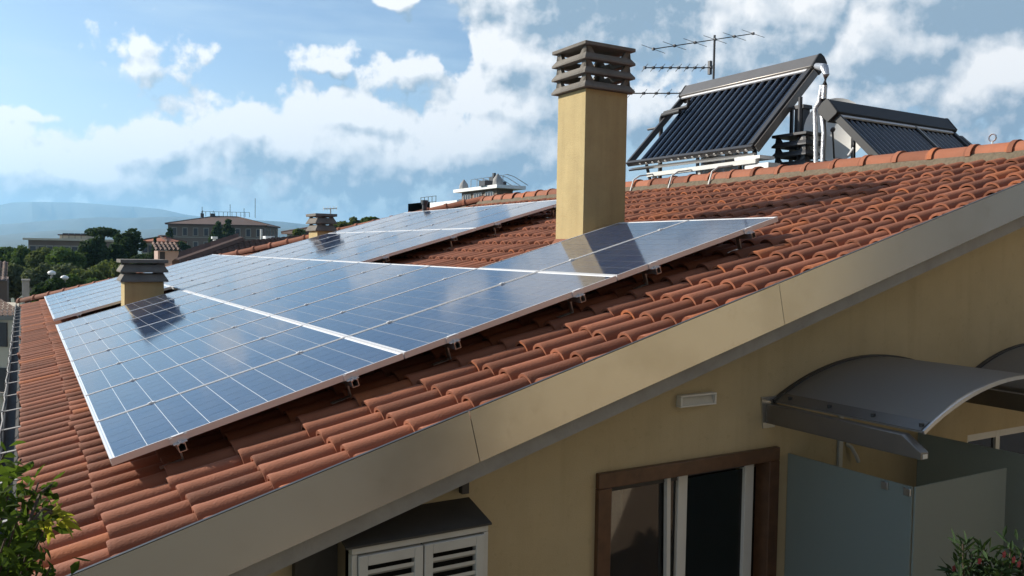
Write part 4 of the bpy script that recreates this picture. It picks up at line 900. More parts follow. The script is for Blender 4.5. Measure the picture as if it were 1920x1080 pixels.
def tree(px, ytop, ybot, wpx, D, kind, label, mat, seed, n=1700, group='trees in the valley'):
    r3 = np.random.default_rng(seed); s = D/FPX*1.0
    top = PD(px, ytop, D); base = Vector((top.x, top.y, GZ)); zt = top.z; zb = PD(px, ybot, D).z
    Rw = wpx*s/2; Hc = zt-zb
    t = thing('tree' if kind != 'cypress' else 'cypress_tree', base, label, 'tree', group)
    cx, cy = top.x, top.y; cen, rr = [], []
    if kind == 'round':
        for k in range(16):
            d = r3.normal(size=3); d /= np.linalg.norm(d); q = r3.uniform(.35, .72)
            cen.append((cx+d[0]*Rw*q, cy+d[1]*Rw*q, (zt+zb)/2+d[2]*Hc*.5*q)); g = r3.uniform(.26, .46); rr.append((Rw*g, Rw*g, Hc*.5*g*1.1))
    elif kind == 'umbrella':
        for k in range(22):
            a_ = k*2.4; q = math.sqrt(k/22*.66); cen.append((cx+Rw*q*math.cos(a_), cy+Rw*q*math.sin(a_), zb+Hc*(.45+.25*(1-q)))); rr.append((Rw*.36, Rw*.36, Hc*.34))
    elif kind == 'cypress':
        for k in range(9):
            f_ = k/8; cen.append((cx, cy, zb+Hc*(.08+.84*f_))); w_ = Rw*(1-.8*f_**1.6)*(.75+.25*min(1, f_*4)); rr.append((w_, w_, Hc*.12))
    else:   # cedar: layered cone
        for k in range(20):
            f_ = (k//3)/6; a_ = r3.uniform(0, 6.28); w_ = Rw*(1-.8*f_); cen.append((cx+w_*.55*math.cos(a_), cy+w_*.55*math.sin(a_), zb+Hc*(.08+.86*f_))); rr.append((w_*.55+.2, w_*.55+.2, Hc*.075))
    V, F = leaf_cloud(cen, rr, n, max(.11, min(.30, s*2.5)), r3)
    V = V-np.array(base)
    obj('crown', arr_mesh('crown', V, F, [mat]), t)
    b = MB(); zc = zb+Hc*.45
    b.tube([base, (cx+.15, cy, GZ+(zc-GZ)*.5), (cx, cy, zc)], [.32, .24, .12], 7)
    for c in cen[:7]: b.tube([(cx, cy, zb-(.3 if kind != 'umbrella' else .8)), tuple((np.array((cx, cy, zb))+np.array(c))/2+np.array((0, 0, .1))), tuple(c)], [.10, .07, .03], 5)
    b.build('trunk', M['bark'], t)
    return t
lD, lM, lO, lG = M['leaf_dark'], M['leaf_mid'], M['leaf_olive'], M['leaf_grey']
TREES = [
 (192, 426, 447, 50, 105, 'umbrella', 'umbrella pine with a flat dark crown above the other trees', lD, 900),
 (241, 431, 495, 62, 98, 'round', 'dense dark evergreen right of the umbrella pine', lD, 2400),
 (172, 438, 505, 56, 92, 'round', 'dark green tree directly below the umbrella pine', lD, 2200),
 (213, 450, 505, 40, 95, 'round', 'dark tree between the umbrella pine and the tall evergreen', lD, 1500),
 (118, 462, 515, 74, 88, 'round', 'mid green tree in front of the long flat roofed building', lM, 2300),
 (78, 460, 510, 50, 92, 'round', 'olive green tree at the left end of the long flat building', lO, 1800),
 (48, 462, 515, 44, 96, 'round', 'green tree between the left edge and the long flat building', lM, 1700),
 (14, 459, 512, 56, 100, 'round', 'green tree on the skyline at the left edge', lM, 1900),
 (30, 492, 555, 80, 62, 'round', 'grey green tree above the old tiled roof at left', lG, 2400),
 (78, 490, 555, 70, 60, 'round', 'grey green bushy tree above the concrete post', lG, 2200),
 (122, 492, 560, 80, 66, 'round', 'grey green tree behind the two street lamps', lG, 2500),
 (162, 498, 550, 74, 62, 'round', 'rounded olive tree left of the squat chimney', lO, 2200),
 (196, 484, 545, 70, 72, 'round', 'olive green tree just above the squat chimney cap', lO, 2200),
 (232, 487, 530, 56, 66, 'round', 'pale olive tree behind the squat chimney', lO, 1600),
 (268, 470, 520, 50, 78, 'round', 'dark tree left of the small pink roof turret', lD, 1700),
 (100, 520, 575, 70, 46, 'round', 'dark shrubby tree just beyond the far roof corner', lD, 2000),
 (150, 515, 560, 64, 50, 'round', 'dark tree just beyond the hip of the roof', lM, 1800),
 (290, 447, 500, 12, 110, 'cypress', 'slim cypress between the red roof and the pink turret', lD, 800),
 (333, 452, 480, 44, 150, 'round', 'dark tree at the foot of the large building on the left', lD, 1500),
 (318, 428, 478, 22, 170, 'cedar', 'narrow dark conifer against the left corner of the large building', lD, 1100),
 (408, 417, 470, 34, 175, 'cedar', 'dark cedar before the middle of the large building', lD, 1600),
 (428, 412, 468, 36, 178, 'cedar', 'tallest dark cedar before the large building', lD, 1700),
 (446, 440, 470, 30, 170, 'round', 'low dark tree right of the cedars', lD, 1000),
 (560, 428, 452, 26, 115, 'round', 'green tree beside the small house behind the far chimney', lO, 1000),
 (640, 414, 436, 44, 90, 'round', 'yellow green tree beyond the hip right of the far chimney', lO, 1200),
 (662, 408, 430, 36, 95, 'round', 'taller olive tree beyond the hip', lO, 1200),
 (692, 406, 424, 40, 92, 'round', 'dark green tree beyond the hip next to the panels', lM, 1200),
]
for i, (px, yt, yb_, w, D, kd, lab, mt, n) in enumerate(TREES): tree(px, yt, yb_, w, D, kd, lab, mt, 100+i, int(n*1.7))

# ------------------------------------------------------------------ buildings behind
def hip_house(A, Bc, Cc, zw, zt, wallm, roofm, label, name='building', ov=.6, rows=(), ncol=0, wsize=(1.1, 1.7), side_rows=0, ncol_side=0, base=GZ, frame=True):
    # A,Bc: front corners, Cc: rear corner behind Bc (plan); rectangle closed by D
    A = Vector((A.x, A.y, 0)); Bc = Vector((Bc.x, Bc.y, 0)); fx = (Bc-A); W = fx.length; fx.normalize(); dy = Vector((-fx.y, fx.x, 0))
    if dy.dot(Vector((Cc.x, Cc.y, 0))-Bc) < 0: dy = -dy
    Dp = abs((Vector((Cc.x, Cc.y, 0))-Bc).dot(dy)); t = thing(name, (A.x, A.y, base), label, 'building')
    P = lambda a, d, z: A+fx*a+dy*d+Vector((0, 0, z))
    b = MB(); c4 = [P(0, 0, base), P(W, 0, base), P(W, Dp, base), P(0, Dp, base)]; b.prism(c4, (0, 0, zw-base)); b.build('wall', wallm, t)
    if zt > zw:
        r = Dp/2+ov; e = [P(-ov, -ov, zw), P(W+ov, -ov, zw), P(W+ov, Dp+ov, zw), P(-ov, Dp+ov, zw)]
        tp = [P(-ov+r, Dp/2, zt), P(W+ov-r, Dp/2, zt)]
        b = MB(); b.poly(e+tp+[q-Vector((0, 0, .25)) for q in e], [(0, 1, 5, 4), (1, 2, 5), (2, 3, 4, 5), (3, 0, 4), (6, 7, 1, 0), (7, 8, 2, 1), (8, 9, 3, 2), (9, 6, 0, 3), (9, 8, 7, 6)]); b.build('roof', roofm, t)
        b = MB()
        for q in range(4): b.tube([e[q]+Vector((0, 0, .05)), tp[0 if q in (0, 3) else 1]+Vector((0, 0, .05))], .14, 5)
        b.tube([tp[0]+Vector((0, 0, .05)), tp[1]+Vector((0, 0, .05))], .14, 5); b.build('ridge_cap', M['tile_old'], t)
    def win(a, z, w, h, face):
        q = (lambda x, o, zz: P(x, -o, zz)) if face == 0 else (lambda x, o, zz: P(W+o, x, zz))
        b = MB()
        for (x0, x1, z0, z1) in ((a-w/2-.18, a-w/2, z-h/2-.15, z+h/2+.2), (a+w/2, a+w/2+.18, z-h/2-.15, z+h/2+.2), (a-w/2, a+w/2, z+h/2, z+h/2+.2), (a-w/2-.25, a+w/2+.25, z-h/2-.30, z-h/2-.15)):
            b.poly([q(x0, .0, z0), q(x1, .0, z0), q(x1, .0, z1), q(x0, .0, z1), q(x0, .12, z0), q(x1, .12, z0), q(x1, .12, z1), q(x0, .12, z1)], [(0, 1, 2, 3), (4, 5, 6, 7), (0, 1, 5, 4), (1, 2, 6, 5), (2, 3, 7, 6), (3, 0, 4, 7)])
        f = b.build('window', M['trim'], t)
        b = MB(); b.poly([q(a-w/2, .02, z-h/2-.15), q(a+w/2, .02, z-h/2-.15), q(a+w/2, .02, z+h/2), q(a-w/2, .02, z+h/2)], [(0, 1, 2, 3)]); b.build('pane', M['farglass'], f)
    for z in rows:
        for k in range(ncol): win(W*(k+.6)/(ncol+.2), z, wsize[0], wsize[1], 0)
        for k in range(ncol_side): win(Dp*(k+.6)/(ncol_side+.2), z, wsize[0], wsize[1], 1)
    return t, P, W, Dp
A, Bq, Cq = PD(315, 419, 235), PD(497, 421, 229), PD(528, 424, 247)
big, P, W, Dp = hip_house(A, Bq, Cq, A.z, A.z+2.4, M['brickwall'], M['farroof'], 'large brown three storey building with hipped roof on the skyline', rows=(A.z-2.0, A.z-5.6, A.z-9.2), ncol=9, ncol_side=4, wsize=(1.0, 1.7))
b = MB(); b.prism([P(0, -.10, A.z-3.6), P(W, -.10, A.z-3.6), P(W, -.10, A.z-3.35), P(0, -.10, A.z-3.35)], (0, .1, 0)); b.prism([P(0, -.10, A.z-7.3), P(W, -.10, A.z-7.3), P(W, -.10, A.z-7.05), P(0, -.10, A.z-7.05)], (0, .1, 0)); b.build('string_course', M['trim'], big)
b = MB(); z0 = A.z+2.4
for k in range(12): x = 6+k*(W-12)/11; b.tube([P(x, Dp/2, z0), P(x, Dp/2, z0+1.3)], .06, 4)
b.tube([P(6, Dp/2, z0+1.3), P(W-6, Dp/2, z0+1.3)], .05, 4); b.build('roof_railing', M['darkmetal'], big)
for x, h in ((W*.55, 3.4), (W*.82, 5.2), (W*.70, 2.4), (W*.25, 2.6)): b = MB(); b.tube([P(x, Dp/2, z0-.2), P(x, Dp/2, z0+h)], .07, 4); b.build('aerial', M['darkmetal'], big)
for x, w_ in ((6.2, .4), (9.0, .6)): b = MB(); q = P(x, Dp/2, z0+.3); b.box(tuple(q-Vector((w_, .4, .6))), tuple(q+Vector((w_, .4, .5)))); b.tube([q, q+Vector((.2, 0, 1.3))], .07, 4); b.build('roof_vent', M['darkmetal'], big)
# long flat roofed building in the trees
A, Bq, Cq = PD(53, 450, 165), PD(150, 451, 160), PD(160, 451, 172)
lb, P, W, Dp = hip_house(A, Bq, Cq, A.z, A.z, M['brickwall'], M['farroof'], 'long flat roofed building with pale parapet rising out of the trees', rows=(A.z-1.6,), ncol=6, wsize=(1.0, 1.1))
b = MB(); b.prism([P(-.6, -.6, A.z), P(W+.3, -.6, A.z), P(W+.3, Dp+.3, A.z), P(-.6, Dp+.3, A.z)], (0, 0, .35)); b.build('parapet', M['cream'], lb)
zz = PD(120, 441, 165).z; b = MB(); b.prism([P(W*.47, 2, A.z+.35), P(W*.98, 2, A.z+.35), P(W*.98, 6, A.z+.35), P(W*.47, 6, A.z+.35)], (0, 0, zz-A.z-.4)); b.build('penthouse', M['cream'], lb)
b = MB(); b.prism([P(W*.45, 1.7, zz-.05), P(W, 1.7, zz-.05), P(W, 6.3, zz-.05), P(W*.45, 6.3, zz-.05)], (0, 0, .2)); b.build('penthouse_roof', M['farroof'], lb)
for k in range(4):
    x = W*(.53+.12*k); b = MB(); b.box((0, 0, 0), (.9, .05, .9), Matrix.Translation(P(x, 1.96, A.z+.4))); b.build('window', M['farglass'], lb)
# red roofed house, small house, turret
A, Bq, Cq = PD(266, 452, 150), PD(311, 453, 148), PD(314, 453, 154)
hip_house(A, Bq, Cq, A.z, A.z+.9, M['cream'], M['tile'], 'pale house with red tiled roof between the evergreen and the large building', rows=(A.z-1.2,), ncol=4, wsize=(.8, 1.0))
A, Bq, Cq = PD(538, 436, 125), PD(572, 435, 120), PD(590, 435, 128)
hip_house(A, Bq, Cq, A.z, A.z+.75, M['cream'], M['farroof'], 'small house with brown roof left of the far chimney', rows=(A.z-.9,), ncol=2, wsize=(.7, .9))
A, Bq, Cq = PD(676, 412, 118), PD(690, 411, 116), PD(696, 411, 122)
hip_house(A, Bq, Cq, A.z, A.z, M['cream'], M['farroof'], 'tiny cream house among the trees beyond the hip', rows=(A.z-.9,), ncol=1, wsize=(.5, .7))
# corrugated tile surfaces of the neighbours
def tiled_plane(name, p00, p10, p01, m, parent, pitch=.2, course=.35):
    p00, p10, p01 = Vector(p00), Vector(p10), Vector(p01); ex = p10-p00; ey = p01-p00; nx = max(2, int(ex.length/pitch)); ny = max(1, int(ey.length/course)); nn_ = ex.cross(ey).normalized()
    if nn_.z < 0: nn_ = -nn_
    h = [.0, .05, .066, .05, .0, -.008]; V, F = [], []; cols = nx*6+1; off = OFF.get(parent.name)
    for j in range(ny):
        for e_ in (0, 1):
            for i in range(cols):
                p = p00+ex*(i/(cols-1))+ey*((j+e_*1.0)/ny)+nn_*(h[i % 6]+(.02 if e_ == 0 else 0))-off; V.append(tuple(p))
        o = j*2*cols
        for i in range(cols-1): F.append((o+i, o+i+1, o+cols+i+1, o+cols+i))
    q = obj(name, arr_mesh(name, V, F, [m]), parent); tag(q, None, None, None, 'stuff'); return q
# neighbour's hipped roof just beyond our hip
NB = thing('neighbour_house', (7, 27, GZ), 'neighbouring house with weathered brown hipped tile roof just beyond the hip', 'house')
pk = PD(452, 455, 28.5); e1 = PD(330, 497, 25); e2 = PD(338, 475, 28.0); e3 = PD(560, 470, 28)
tiled_plane('roof_tiles', e1, e2, pk, M['tile_old'], NB, .25, .4)
tiled_plane('roof_tiles', e1+Vector((.1, -.1, 0)), e1+(e3-e1)+Vector((0, 0, 0)), pk+Vector((0, 0, 0)), M['tile_old'], NB, .22, .4)
b = MB(); b.tube([e1+Vector((0, 0, .05)), pk+Vector((0, 0, .08))], .13, 7); b.build('hip_cap', M['tile_old'], NB)
b = MB(); b.prism([Vector((e1.x+.2, e1.y+.2, GZ)), Vector((e3.x, e3.y+.3, GZ)), Vector((pk.x+6, pk.y+2, GZ)), Vector((e2.x+.3, e2.y, GZ))], (0, 0, e1.z-GZ-.15)); b.build('wall', M['cream'], NB)
def rooftop(name, px0, py0, px1, py1, D, dep, m, label, cat, extra=None):
    a = PD(px0, py1, D); c = PD(px1, py0, D); t = thing(name, (a.x, a.y, a.z), label, cat)
    b = MB(); b.box((a.x, min(a.y, c.y), a.z-.6), (c.x, min(a.y, c.y)+dep, c.z)); b.build('casing', m, t, .01); return t, a, c
t, a, c = rooftop('air_conditioner', 497, 443, 515, 455, 38, .5, M['white'], 'white air conditioner standing on the neighbouring roof', 'air conditioner')
b = MB(); f0 = Vector(((a.x+c.x)/2+.12, min(a.y, c.y)-.004, (a.z+c.z)/2)); b.tube([f0, f0-Vector((0, .02, 0))], .11, 16); b.build('fan_grille', M['darkmetal'], t)
t, a, c = rooftop('roof_vent', 446, 449, 458, 458, 35.5, .3, M['darkmetal'], 'dark stubby vent at the peak of the neighbouring roof', 'vent')
b = MB(); b.box((a.x-.04, min(a.y, c.y)-.04, c.z), (c.x+.04, min(a.y, c.y)+.34, c.z+.05)); b.build('cap', M['darkmetal'], t)
t, a, c = rooftop('roof_vent', 484, 449, 494, 456, 38, .4, M['slab'], 'grey box on the neighbouring roof left of the air conditioner', 'vent')
b = MB(); b.tube([Vector((c.x-.1, c.y, c.z)), Vector((c.x-.1, c.y, c.z+.45))], .05, 8); b.build('pipe', M['greywhite'], t)
t, a, c = rooftop('chimney_pot', 400, 448, 405, 460, 37, .12, M['white'], 'white chimney pot with cap on the brown neighbouring roof', 'chimney')
b = MB(); b.box((a.x-.06, min(a.y, c.y)-.05, c.z), (c.x+.06, min(a.y, c.y)+.17, c.z+.10)); b.build('cap', M['white'], t)
# little pink turret with tiled lid
TW = thing('roof_turret', PD(295, 490, 30), 'small pink rendered turret with a tiled lid beyond the hip', 'turret')
a = PD(296, 489, 30); c = PD(336, 471, 30); mpk = material('pink_render', (.42, .30, .25), .9, var=.08)
b = MB(); b.box((a.x, a.y, a.z-2), (c.x, a.y+.9, c.z)); b.build('wall', mpk, TW)
b = MB(); b.box((a.x+.06, a.y-.012, a.z-.3), (a.x+.22, a.y-.004, c.z-.03)); b.build('door', M['farglass'], TW)
tiled_plane('roof_tiles', (a.x-.08, a.y-.15, c.z), (c.x+.08, a.y-.15, c.z), (a.x-.08, a.y+.9, c.z+.26), M['tile_old'], TW, .13, .34)
# house at the far left edge
LH = thing('old_house', (-3, 42, GZ), 'cream house with dark windows and old tiled roof at the left edge', 'house')
rc = PD(34, 592, 40); lc = PD(-160, 592, 44); b = MB(); b.prism([(rc.x, rc.y, GZ), (lc.x, lc.y, GZ), (lc.x, lc.y+9, GZ), (rc.x, rc.y+9, GZ)], (0, 0, rc.z-GZ)); b.build('wall', M['cream'], LH)
tiled_plane('roof_tiles', lc+Vector((0, -.5, 0)), rc+Vector((.5, -.5, 0)), lc+Vector((-2.6, 5.5, 1.3)), M['tile_old'], LH, .24, .42)
b = MB(); b.prism([rc+Vector((.5, -.5, -.16)), rc+Vector((.5, -.5, 0.04)), lc+Vector((0, -.5, .04)), lc+Vector((0, -.5, -.16))], (0, .3, 0)); b.build('eave_board', M['bronze'], LH)
dirw = (lc-rc); dirw.z = 0; dirw.normalize()
for (pxr, y0, y1) in ((15, 605, 650), (13, 690, 736), (12, 775, 822)):
    a = PD(pxr, y0, 40.4); c = PD(pxr, y1, 40.4); s0 = (a-rc).dot(dirw); nrm_ = Vector((-dirw.y, dirw.x, 0)); nrm_ = nrm_ if nrm_.y < 0 else -nrm_
    q = rc+dirw*s0; b = MB(); b.prism([Vector((q.x, q.y, c.z)), Vector((q.x, q.y, a.z)), Vector((q.x, q.y, a.z))+dirw*1.1, Vector((q.x, q.y, c.z))+dirw*1.1], nrm_*.06); b.build('window', M['farglass'], LH)
b = MB(); q = rc+dirw*.05; b.prism([Vector((q.x, q.y, PD(20, 742, 40.4).z)), Vector((q.x, q.y, PD(20, 735, 40.4).z)), Vector((q.x, q.y, PD(20, 735, 40.4).z))+dirw*4, Vector((q.x, q.y, PD(20, 742, 40.4).z))+dirw*4], Vector((0, -.25, 0))); b.build('sill_band', M['trim'], LH)
# second old roof above it
LH2 = thing('old_roof_house', PD(-40, 545, 52), 'old tiled roof of a low house under the grey green trees at left', 'house')
a = PD(-80, 524, 52); c = PD(13, 526, 52); tiled_plane('roof_tiles', a, c, a+Vector((0, 5, .9)), M['tile_old'], LH2, .24, .42)
b = MB(); b.prism([(a.x, a.y+.3, GZ), (c.x, c.y+.3, GZ), (c.x, c.y+7, GZ), (a.x, a.y+7, GZ)], (0, 0, a.z-GZ-.1)); b.build('wall', M['brickwall'], LH2)
t = thing('concrete_post', PD(48, 560, 27), 'grey concrete post standing beyond the far roof corner', 'post')
a = PD(42, 600, 27); c = PD(55, 527, 27); b = MB(); b.box((a.x, a.y, a.z-6), (c.x, a.y+.25, c.z)); b.build('shaft', M['slab'], t, .01)
b = MB(); b.box((a.x-.02, a.y-.02, c.z), (c.x+.02, a.y+.27, c.z+.05)); b.build('cap', M['slab'], t)
# street lamps in the trees
for k, (px, py, lab) in enumerate(((97, 511, 'white disc street lamp head showing left among the trees'), (121, 520, 'white disc street lamp head showing right, nearer the roof'))):
    p = PD(px, py, 46); t = thing('street_lamp', (p.x, p.y, GZ), lab, 'street lamp', 'street lamps among the trees')
    b = MB(); b.tube([(p.x, p.y, GZ), (p.x, p.y, p.z-.05)], [.09, .05], 8); b.build('pole', M['slab'], t)
    b = MB(); b.tube([(p.x, p.y, p.z-.10), (p.x, p.y, p.z-.02), (p.x, p.y, p.z+.05), (p.x, p.y, p.z+.10)], [.15, .19, .15, .04], 14); b.build('lamp_head', M['white'], t)
# flat roofed penthouse behind the ridge
Nn = PD(931.5, 345.5, 78); Lf = PX(850, 351, Nn.x); Rt = PY(986, 350, Nn.y)
PH = thing('penthouse', (Nn.x, Nn.y, GZ), 'brown flat roofed penthouse with white roof edge beyond the ridge', 'building')
ov = .9; zt = Nn.z; x0, y0, x1, y1 = Nn.x, Nn.y, Rt.x, Lf.y
b = MB(); b.box((x0, y0, zt-.32), (x1, y1, zt)); b.build('roof_slab', M['white'], PH)
b = MB(); b.box((x0+ov*.6, y0+ov, GZ), (x1-ov, y1-ov, zt-.322)); b.build('wall', M['brickwall'], PH)
ln = (y1-ov)-(y0+ov)
for k in range(3):
    ya = y0+ov+ln*(.08+.32*k); wd = ln*.22
    b = MB(); b.box((x0+ov*.6-.10, ya, zt-1.55), (x0+ov*.6-.003, ya+wd, zt-.55)); f = b.build('window', M['greywhite'], PH)
    for q in range(3): b = MB(); b.box((x0+ov*.6-.12, ya+wd*(.05+.32*q), zt-1.5), (x0+ov*.6-.102, ya+wd*(.30+.32*q), zt-.6)); b.build('pane', M['farglass'], f)
b = MB(); b.box((x0-1.5, y1-1.5, GZ), (x0+5, y1+5.5, zt-2.4)); b.box((x0+1.2, y1-1.2, zt-2.4), (x0+4.5, y1+1.2, zt-.9)); b.build('terrace_block', M['brickwall'], PH)
b = MB()
for k in range(5): yq = y1+1.4+k*.95; b.tube([(x0-1.3, yq, zt-2.4), (x0-1.3, yq, zt-.6)], .035, 5)
for z in (zt-.62, zt-1.2, zt-1.8): b.tube([(x0-1.3, y1+1.4, z), (x0-1.3, y1+5.2, z)], .03, 5)
b.build('terrace_railing', M['darkmetal'], PH)
b = MB()
for k in range(6):
    yq = y1-2.0-k*(y1-y0-2.6)/5; b.tube([(x0+1.0, yq, zt), (x0+1.0, yq, zt+.95), (x0+1.4, yq-.1, zt+1.05), (x0+2.0, yq-.4, zt+.85), (x0+3.2, yq-1.0, zt+.05)], .035, 6)
b.build('awning_hoop', M['slab'], PH)
b = MB(); b.box((x1-3.4, y0+2, zt), (x1-1.0, y0+3.2, zt+.5)); b.box((x1-2.4, y0+2.2, zt+.5), (x1-1.8, y0+3.0, zt+.9)); b.box((x1-2.2, y0+2.4, zt+.9), (x1-1.95, y0+2.7, zt+1.3)); b.build('roof_plant', M['darkmetal'], PH)
b = MB(); b.tube([(x0+.6, y1-1.2, zt), (x0+.6, y1-1.2, zt+.5), (x0+.6, y1-1.2, zt+1.0)], [.5, .45, .05], 8); b.tube([(x0+.6, y0+.9, zt), (x0+.6, y0+.9, zt+.6), (x0+.6, y0+.9, zt+1.1)], [.5, .45, .05], 8); b.build('vent_cowl', M['slab'], PH)
LW = thing('ochre_block', PD(770, 392, 70), 'low ochre block with a white strip left of the penthouse', 'building')
a = PD(769, 381, 70); c = PD(806, 378, 66); b = MB(); b.box((min(a.x, c.x), c.y, GZ), (c.x, a.y, c.z)); b.build('wall', M['ochre'], LW)
d_ = PD(857, 375, 62); b = MB(); b.box((c.x+.01, d_.y, GZ), (d_.x, c.y, c.z-.9)); b.build('annex', M['brickwall'], LW)
b = MB(); b.box((c.x+.01, d_.y-.2, c.z-.9), (d_.x+.1, c.y+.1, c.z-.1)); b.build('annex_fascia', M['white'], LW)
# aerial by the far chimney, small vent pipe on the skyline of the panels
t = thing('roof_aerial', PD(620, 432, 40), 'thin white aerial on a mast just right of the far chimney', 'aerial')
p = PD(620, 390, 40); b = MB(); b.tube([(p.x, p.y, PD(620, 445, 40).z), p], .025, 6); b.build('mast', M['slab'], t)
b = MB(); b.tube([PD(607, 391.5, 40), PD(632, 390.5, 40)], .03, 6); bo_ = b.build('boom', M['white'], t)
for k in range(5): q = PD(607+k*6, 391.5-.25*k, 40); b = MB(); b.tube([q-Vector((0, .0, .10)), q+Vector((0, 0, .10))], .015, 5); b.build('element', M['white'], bo_)
b = MB(); b.tube([PD(617, 403, 40), PD(623, 403, 40)], .02, 5); b.build('cross_arm', M['white'], t)
t = thing('vent_pipe', R(9.9, 6.95, -.15), 'small dark vent pipe above the highest panel row', 'vent pipe')
q = PD(733, 404, 17.5); q = Vector(R(10.9, 6.9, -.2)); b = MB(); b.tube([q, q+Vector((0, 0, .30))], .05, 10); b.build('pipe', M['darkmetal'], t)
b = MB(); b.tube([q+Vector((0, 0, .28)), q+Vector((0, 0, .36))], .07, 10); b.build('cowl', M['darkmetal'], t)

# ------------------------------------------------------------------ near plants
def blade_leaves(specs, r3, Ln, wd, droop=.25):
    V, F = [], []
    for (p, d) in specs:
        p = np.array(p); d = np.array(d)/np.linalg.norm(d); s = r3.normal(size=3); s -= d*(s@d); s /= np.linalg.norm(s)
        l = Ln*r3.uniform(.65, 1.25); w = wd*r3.uniform(.7, 1.2); up = np.cross(d, s); dz = np.array((0, 0, -1.0))
        o = len(V); fold = up*w*.35
        a0 = p; a1 = p+d*l*.45+dz*l*droop*.2; a2 = p+d*l+dz*l*droop
        V += [a0, a1+s*w+fold, a1, a1-s*w+fold, a2, p+d*l*.78+dz*l*droop*.6+s*w*.6+fold*.6, p+d*l*.78+dz*l*droop*.6, p+d*l*.78+dz*l*droop*.6-s*w*.6+fold*.6]
        F += [(o, o+1, o+2, o+2), (o, o+2, o+3, o+3), (o+2, o+1, o+5, o+6), (o+3, o+2, o+6, o+7), (o+6, o+5, o+4, o+4), (o+7, o+6, o+4, o+4)]
    me = bpy.data.meshes.new('foliage'); me.from_pydata([tuple(v) for v in V], [], [tuple(dict.fromkeys(f)) for f in F]); me.update()
    return me
r3 = np.random.default_rng(5)
base = Vector((-.95, -1.35, GZ)); SH = thing('climbing_shrub', base, 'leafy green shrub with sunlit leaves at the lower left corner', 'shrub')
specs, lime, tw = [], [], MB()
tips = [(8, 850, 3.1), (28, 880, 3.2), (-20, 900, 3.0), (15, 930, 3.1), (55, 935, 3.25), (70, 960, 3.2), (30, 985, 3.0), (80, 1000, 3.15), (-10, 1000, 3.0), (50, 1035, 3.1), (20, 1060, 3.0), (95, 1060, 3.2), (-40, 960, 2.9), (-60, 870, 3.1), (60, 1100, 3.0), (0, 1120, 3.0), (-80, 1030, 3.0), (-40, 1080, 3.2), (72, 905, 3.25), (92, 938, 3.3), (40, 860, 3.25), (88, 1030, 3.25), (60, 1070, 3.2), (105, 1085, 3.25), (10, 1010, 2.9), (40, 955, 2.95)]
root = Vector((-1.0, -1.35, -1.6))
for i, (x, y, D) in enumerate(tips):
    e = PD(x, y, D); st = root+Vector((r3.normal()*.08, r3.normal()*.08, 0)); mid = (st+e)/2+Vector((r3.normal()*.05, r3.normal()*.05, .08))
    tw.tube([st, mid, e], [.012, .008, .003], 5)
    for k in range(62):
        f = r3.uniform(.45, 1.0)**.6; q = (st*(1-f)**2+mid*2*f*(1-f)+e*f*f); d = r3.normal(size=3); d[2] += .2
        specs.append((np.array(q)+r3.normal(size=3)*.028, d))
for (x, y, D) in ((112, 962, 3.25), (128, 975, 3.28), (92, 985, 3.22), (100, 905, 3.3)):
    e = PD(x, y, D); st = PD(50, 990, 3.1); tw.tube([st, (st+e)/2+Vector((0, 0, .04)), e], [.006, .005, .002], 5)
    for k in range(9):
        f = r3.uniform(.6, 1.0); q = st*(1-f)+e*f; d = np.array(e-st)*2+r3.normal(size=3)*.35; (lime if y > 940 else specs).append((np.array(q)+r3.normal(size=3)*.008, d))
bo = np.array(base)
me = blade_leaves([(p-bo, d) for p, d in specs], r3, .062, .015); me.materials.append(M['leaf_near']); obj('foliage', me, SH)
me = blade_leaves([(p-bo, d) for p, d in lime], r3, .060, .012); me.materials.append(M['leaf_lime']); obj('young_shoots', me, SH)
tw.tube([(base.x, base.y, GZ), (base.x-.1, base.y, -8), root], [.10, .07, .03], 8); tw.build('stems', M['bark'], SH)
# oleander in the lower right corner
ob = PD(1860, 1080, 4.7); base = Vector((ob.x, ob.y, -2.75)); OL = thing('potted_oleander', base, 'dark oleander with a few red flowers at the lower right corner', 'shrub')
specs, tw, fl = [], MB(), MB(); bo = np.array(base)
for (x, y) in ((1805, 1020), (1822, 1040), (1845, 1030), (1868, 1045), (1895, 1022), (1915, 1035), (1790, 1060), (1930, 1020), (1860, 1075), (1950, 1050), (1830, 1090), (1900, 1080), (1790, 1100), (1880, 1055), (1815, 1060)):
    e = PD(x, y, 4.7+r3.normal()*.12); tw.tube([base+Vector((0, 0, .4)), (base+e)/2+Vector((r3.normal()*.05, r3.normal()*.05, .3)), e], [.014, .010, .004], 5)
    for k in range(34):
        d = r3.normal(size=3)*.8+np.array((0, 0, .55)); q = np.array(e)-np.array((0, 0, abs(r3.normal())*.10)); specs.append((q+r3.normal(size=3)*.014-bo, d))
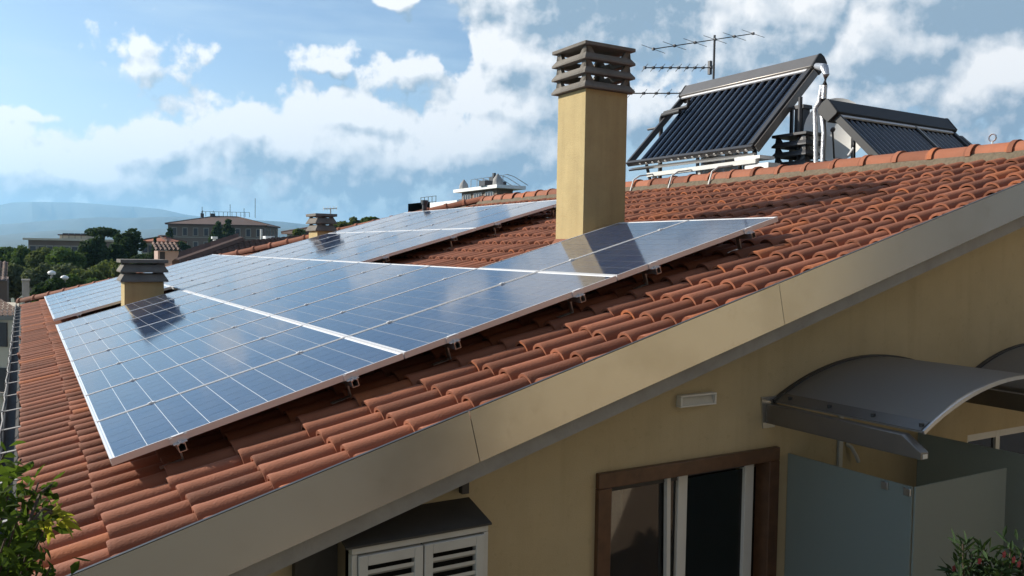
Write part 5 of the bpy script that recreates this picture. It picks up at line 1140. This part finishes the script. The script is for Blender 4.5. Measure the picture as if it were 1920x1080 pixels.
me = blade_leaves(specs, r3, .085, .009, .15); me.materials.append(M['leaf_dark']); obj('foliage', me, OL)
for (x, y) in ((1838, 1052), (1884, 1040), (1902, 1050), (1790, 1066), (1912, 1058)):
    c = PD(x, y, 4.55)
    for k in range(5):
        a_ = k*1.257; d = Vector((math.cos(a_), .2, math.sin(a_))); s_ = Vector((-math.sin(a_), 0, math.cos(a_))); fl.poly([c, c+d*.012+s_*.008, c+d*.020, c+d*.012-s_*.008], [(0, 1, 2, 3)])
tag(fl.build('flowers', M['petal'], OL), None, None, None, 'stuff'); tw.build('stems', M['bark'], OL)
b = MB(); b.tube([base, base+Vector((0, 0, .40)), base+Vector((0, 0, .43))], [.16, .22, .24], 20); b.build('pot', M['tile'], OL)

# ------------------------------------------------------------------ unseen blocks added to darken the gable and reflect in the fascia
t = thing('unseen_dark_block', (-2, -8, GZ), 'dark block added out of view to cut sky light on the gable', 'building')
b = MB(); b.box((-9, -12, GZ), (3.2, -6.6, 9.5)); b.build('wall', material('unseen_dark_face', (.10, .095, .085), .9), t)  # added block, keeps sky light off the shaded gable
b = MB(); b.box((-9.3, -12, 9.5), (3.5, -6.3, 9.8)); b.build('roof_slab', M['slab'], t)
t = thing('unseen_ochre_block', (10, -12, GZ), 'ochre block added out of view to reflect in the fascia', 'building')
b = MB(); b.box((3.9, -16, GZ), (15.5, -9.5, 9.0)); b.build('wall', material('unseen_ochre_face', (.36, .30, .20), .9, var=.05), t)  # added block, gives the fascia its warm reflection
b = MB(); b.box((3.6, -16, 9.0), (15.8, -9.2, 9.3)); b.build('roof_slab', M['slab'], t)
t = thing('unseen_grey_block', (22, -14, GZ), 'grey apartment building across the terrace', 'building')
b = MB(); b.box((16.5, -19, GZ), (32, -10.5, 8.0)); b.build('wall', material('unseen_grey_face', (.085, .09, .10), .9, var=.05), t)  # added block, gives the right of the fascia a grey reflection
b = MB(); b.box((16.2, -19, 8.0), (32.3, -10.2, 8.3)); b.build('roof_slab', M['slab'], t)
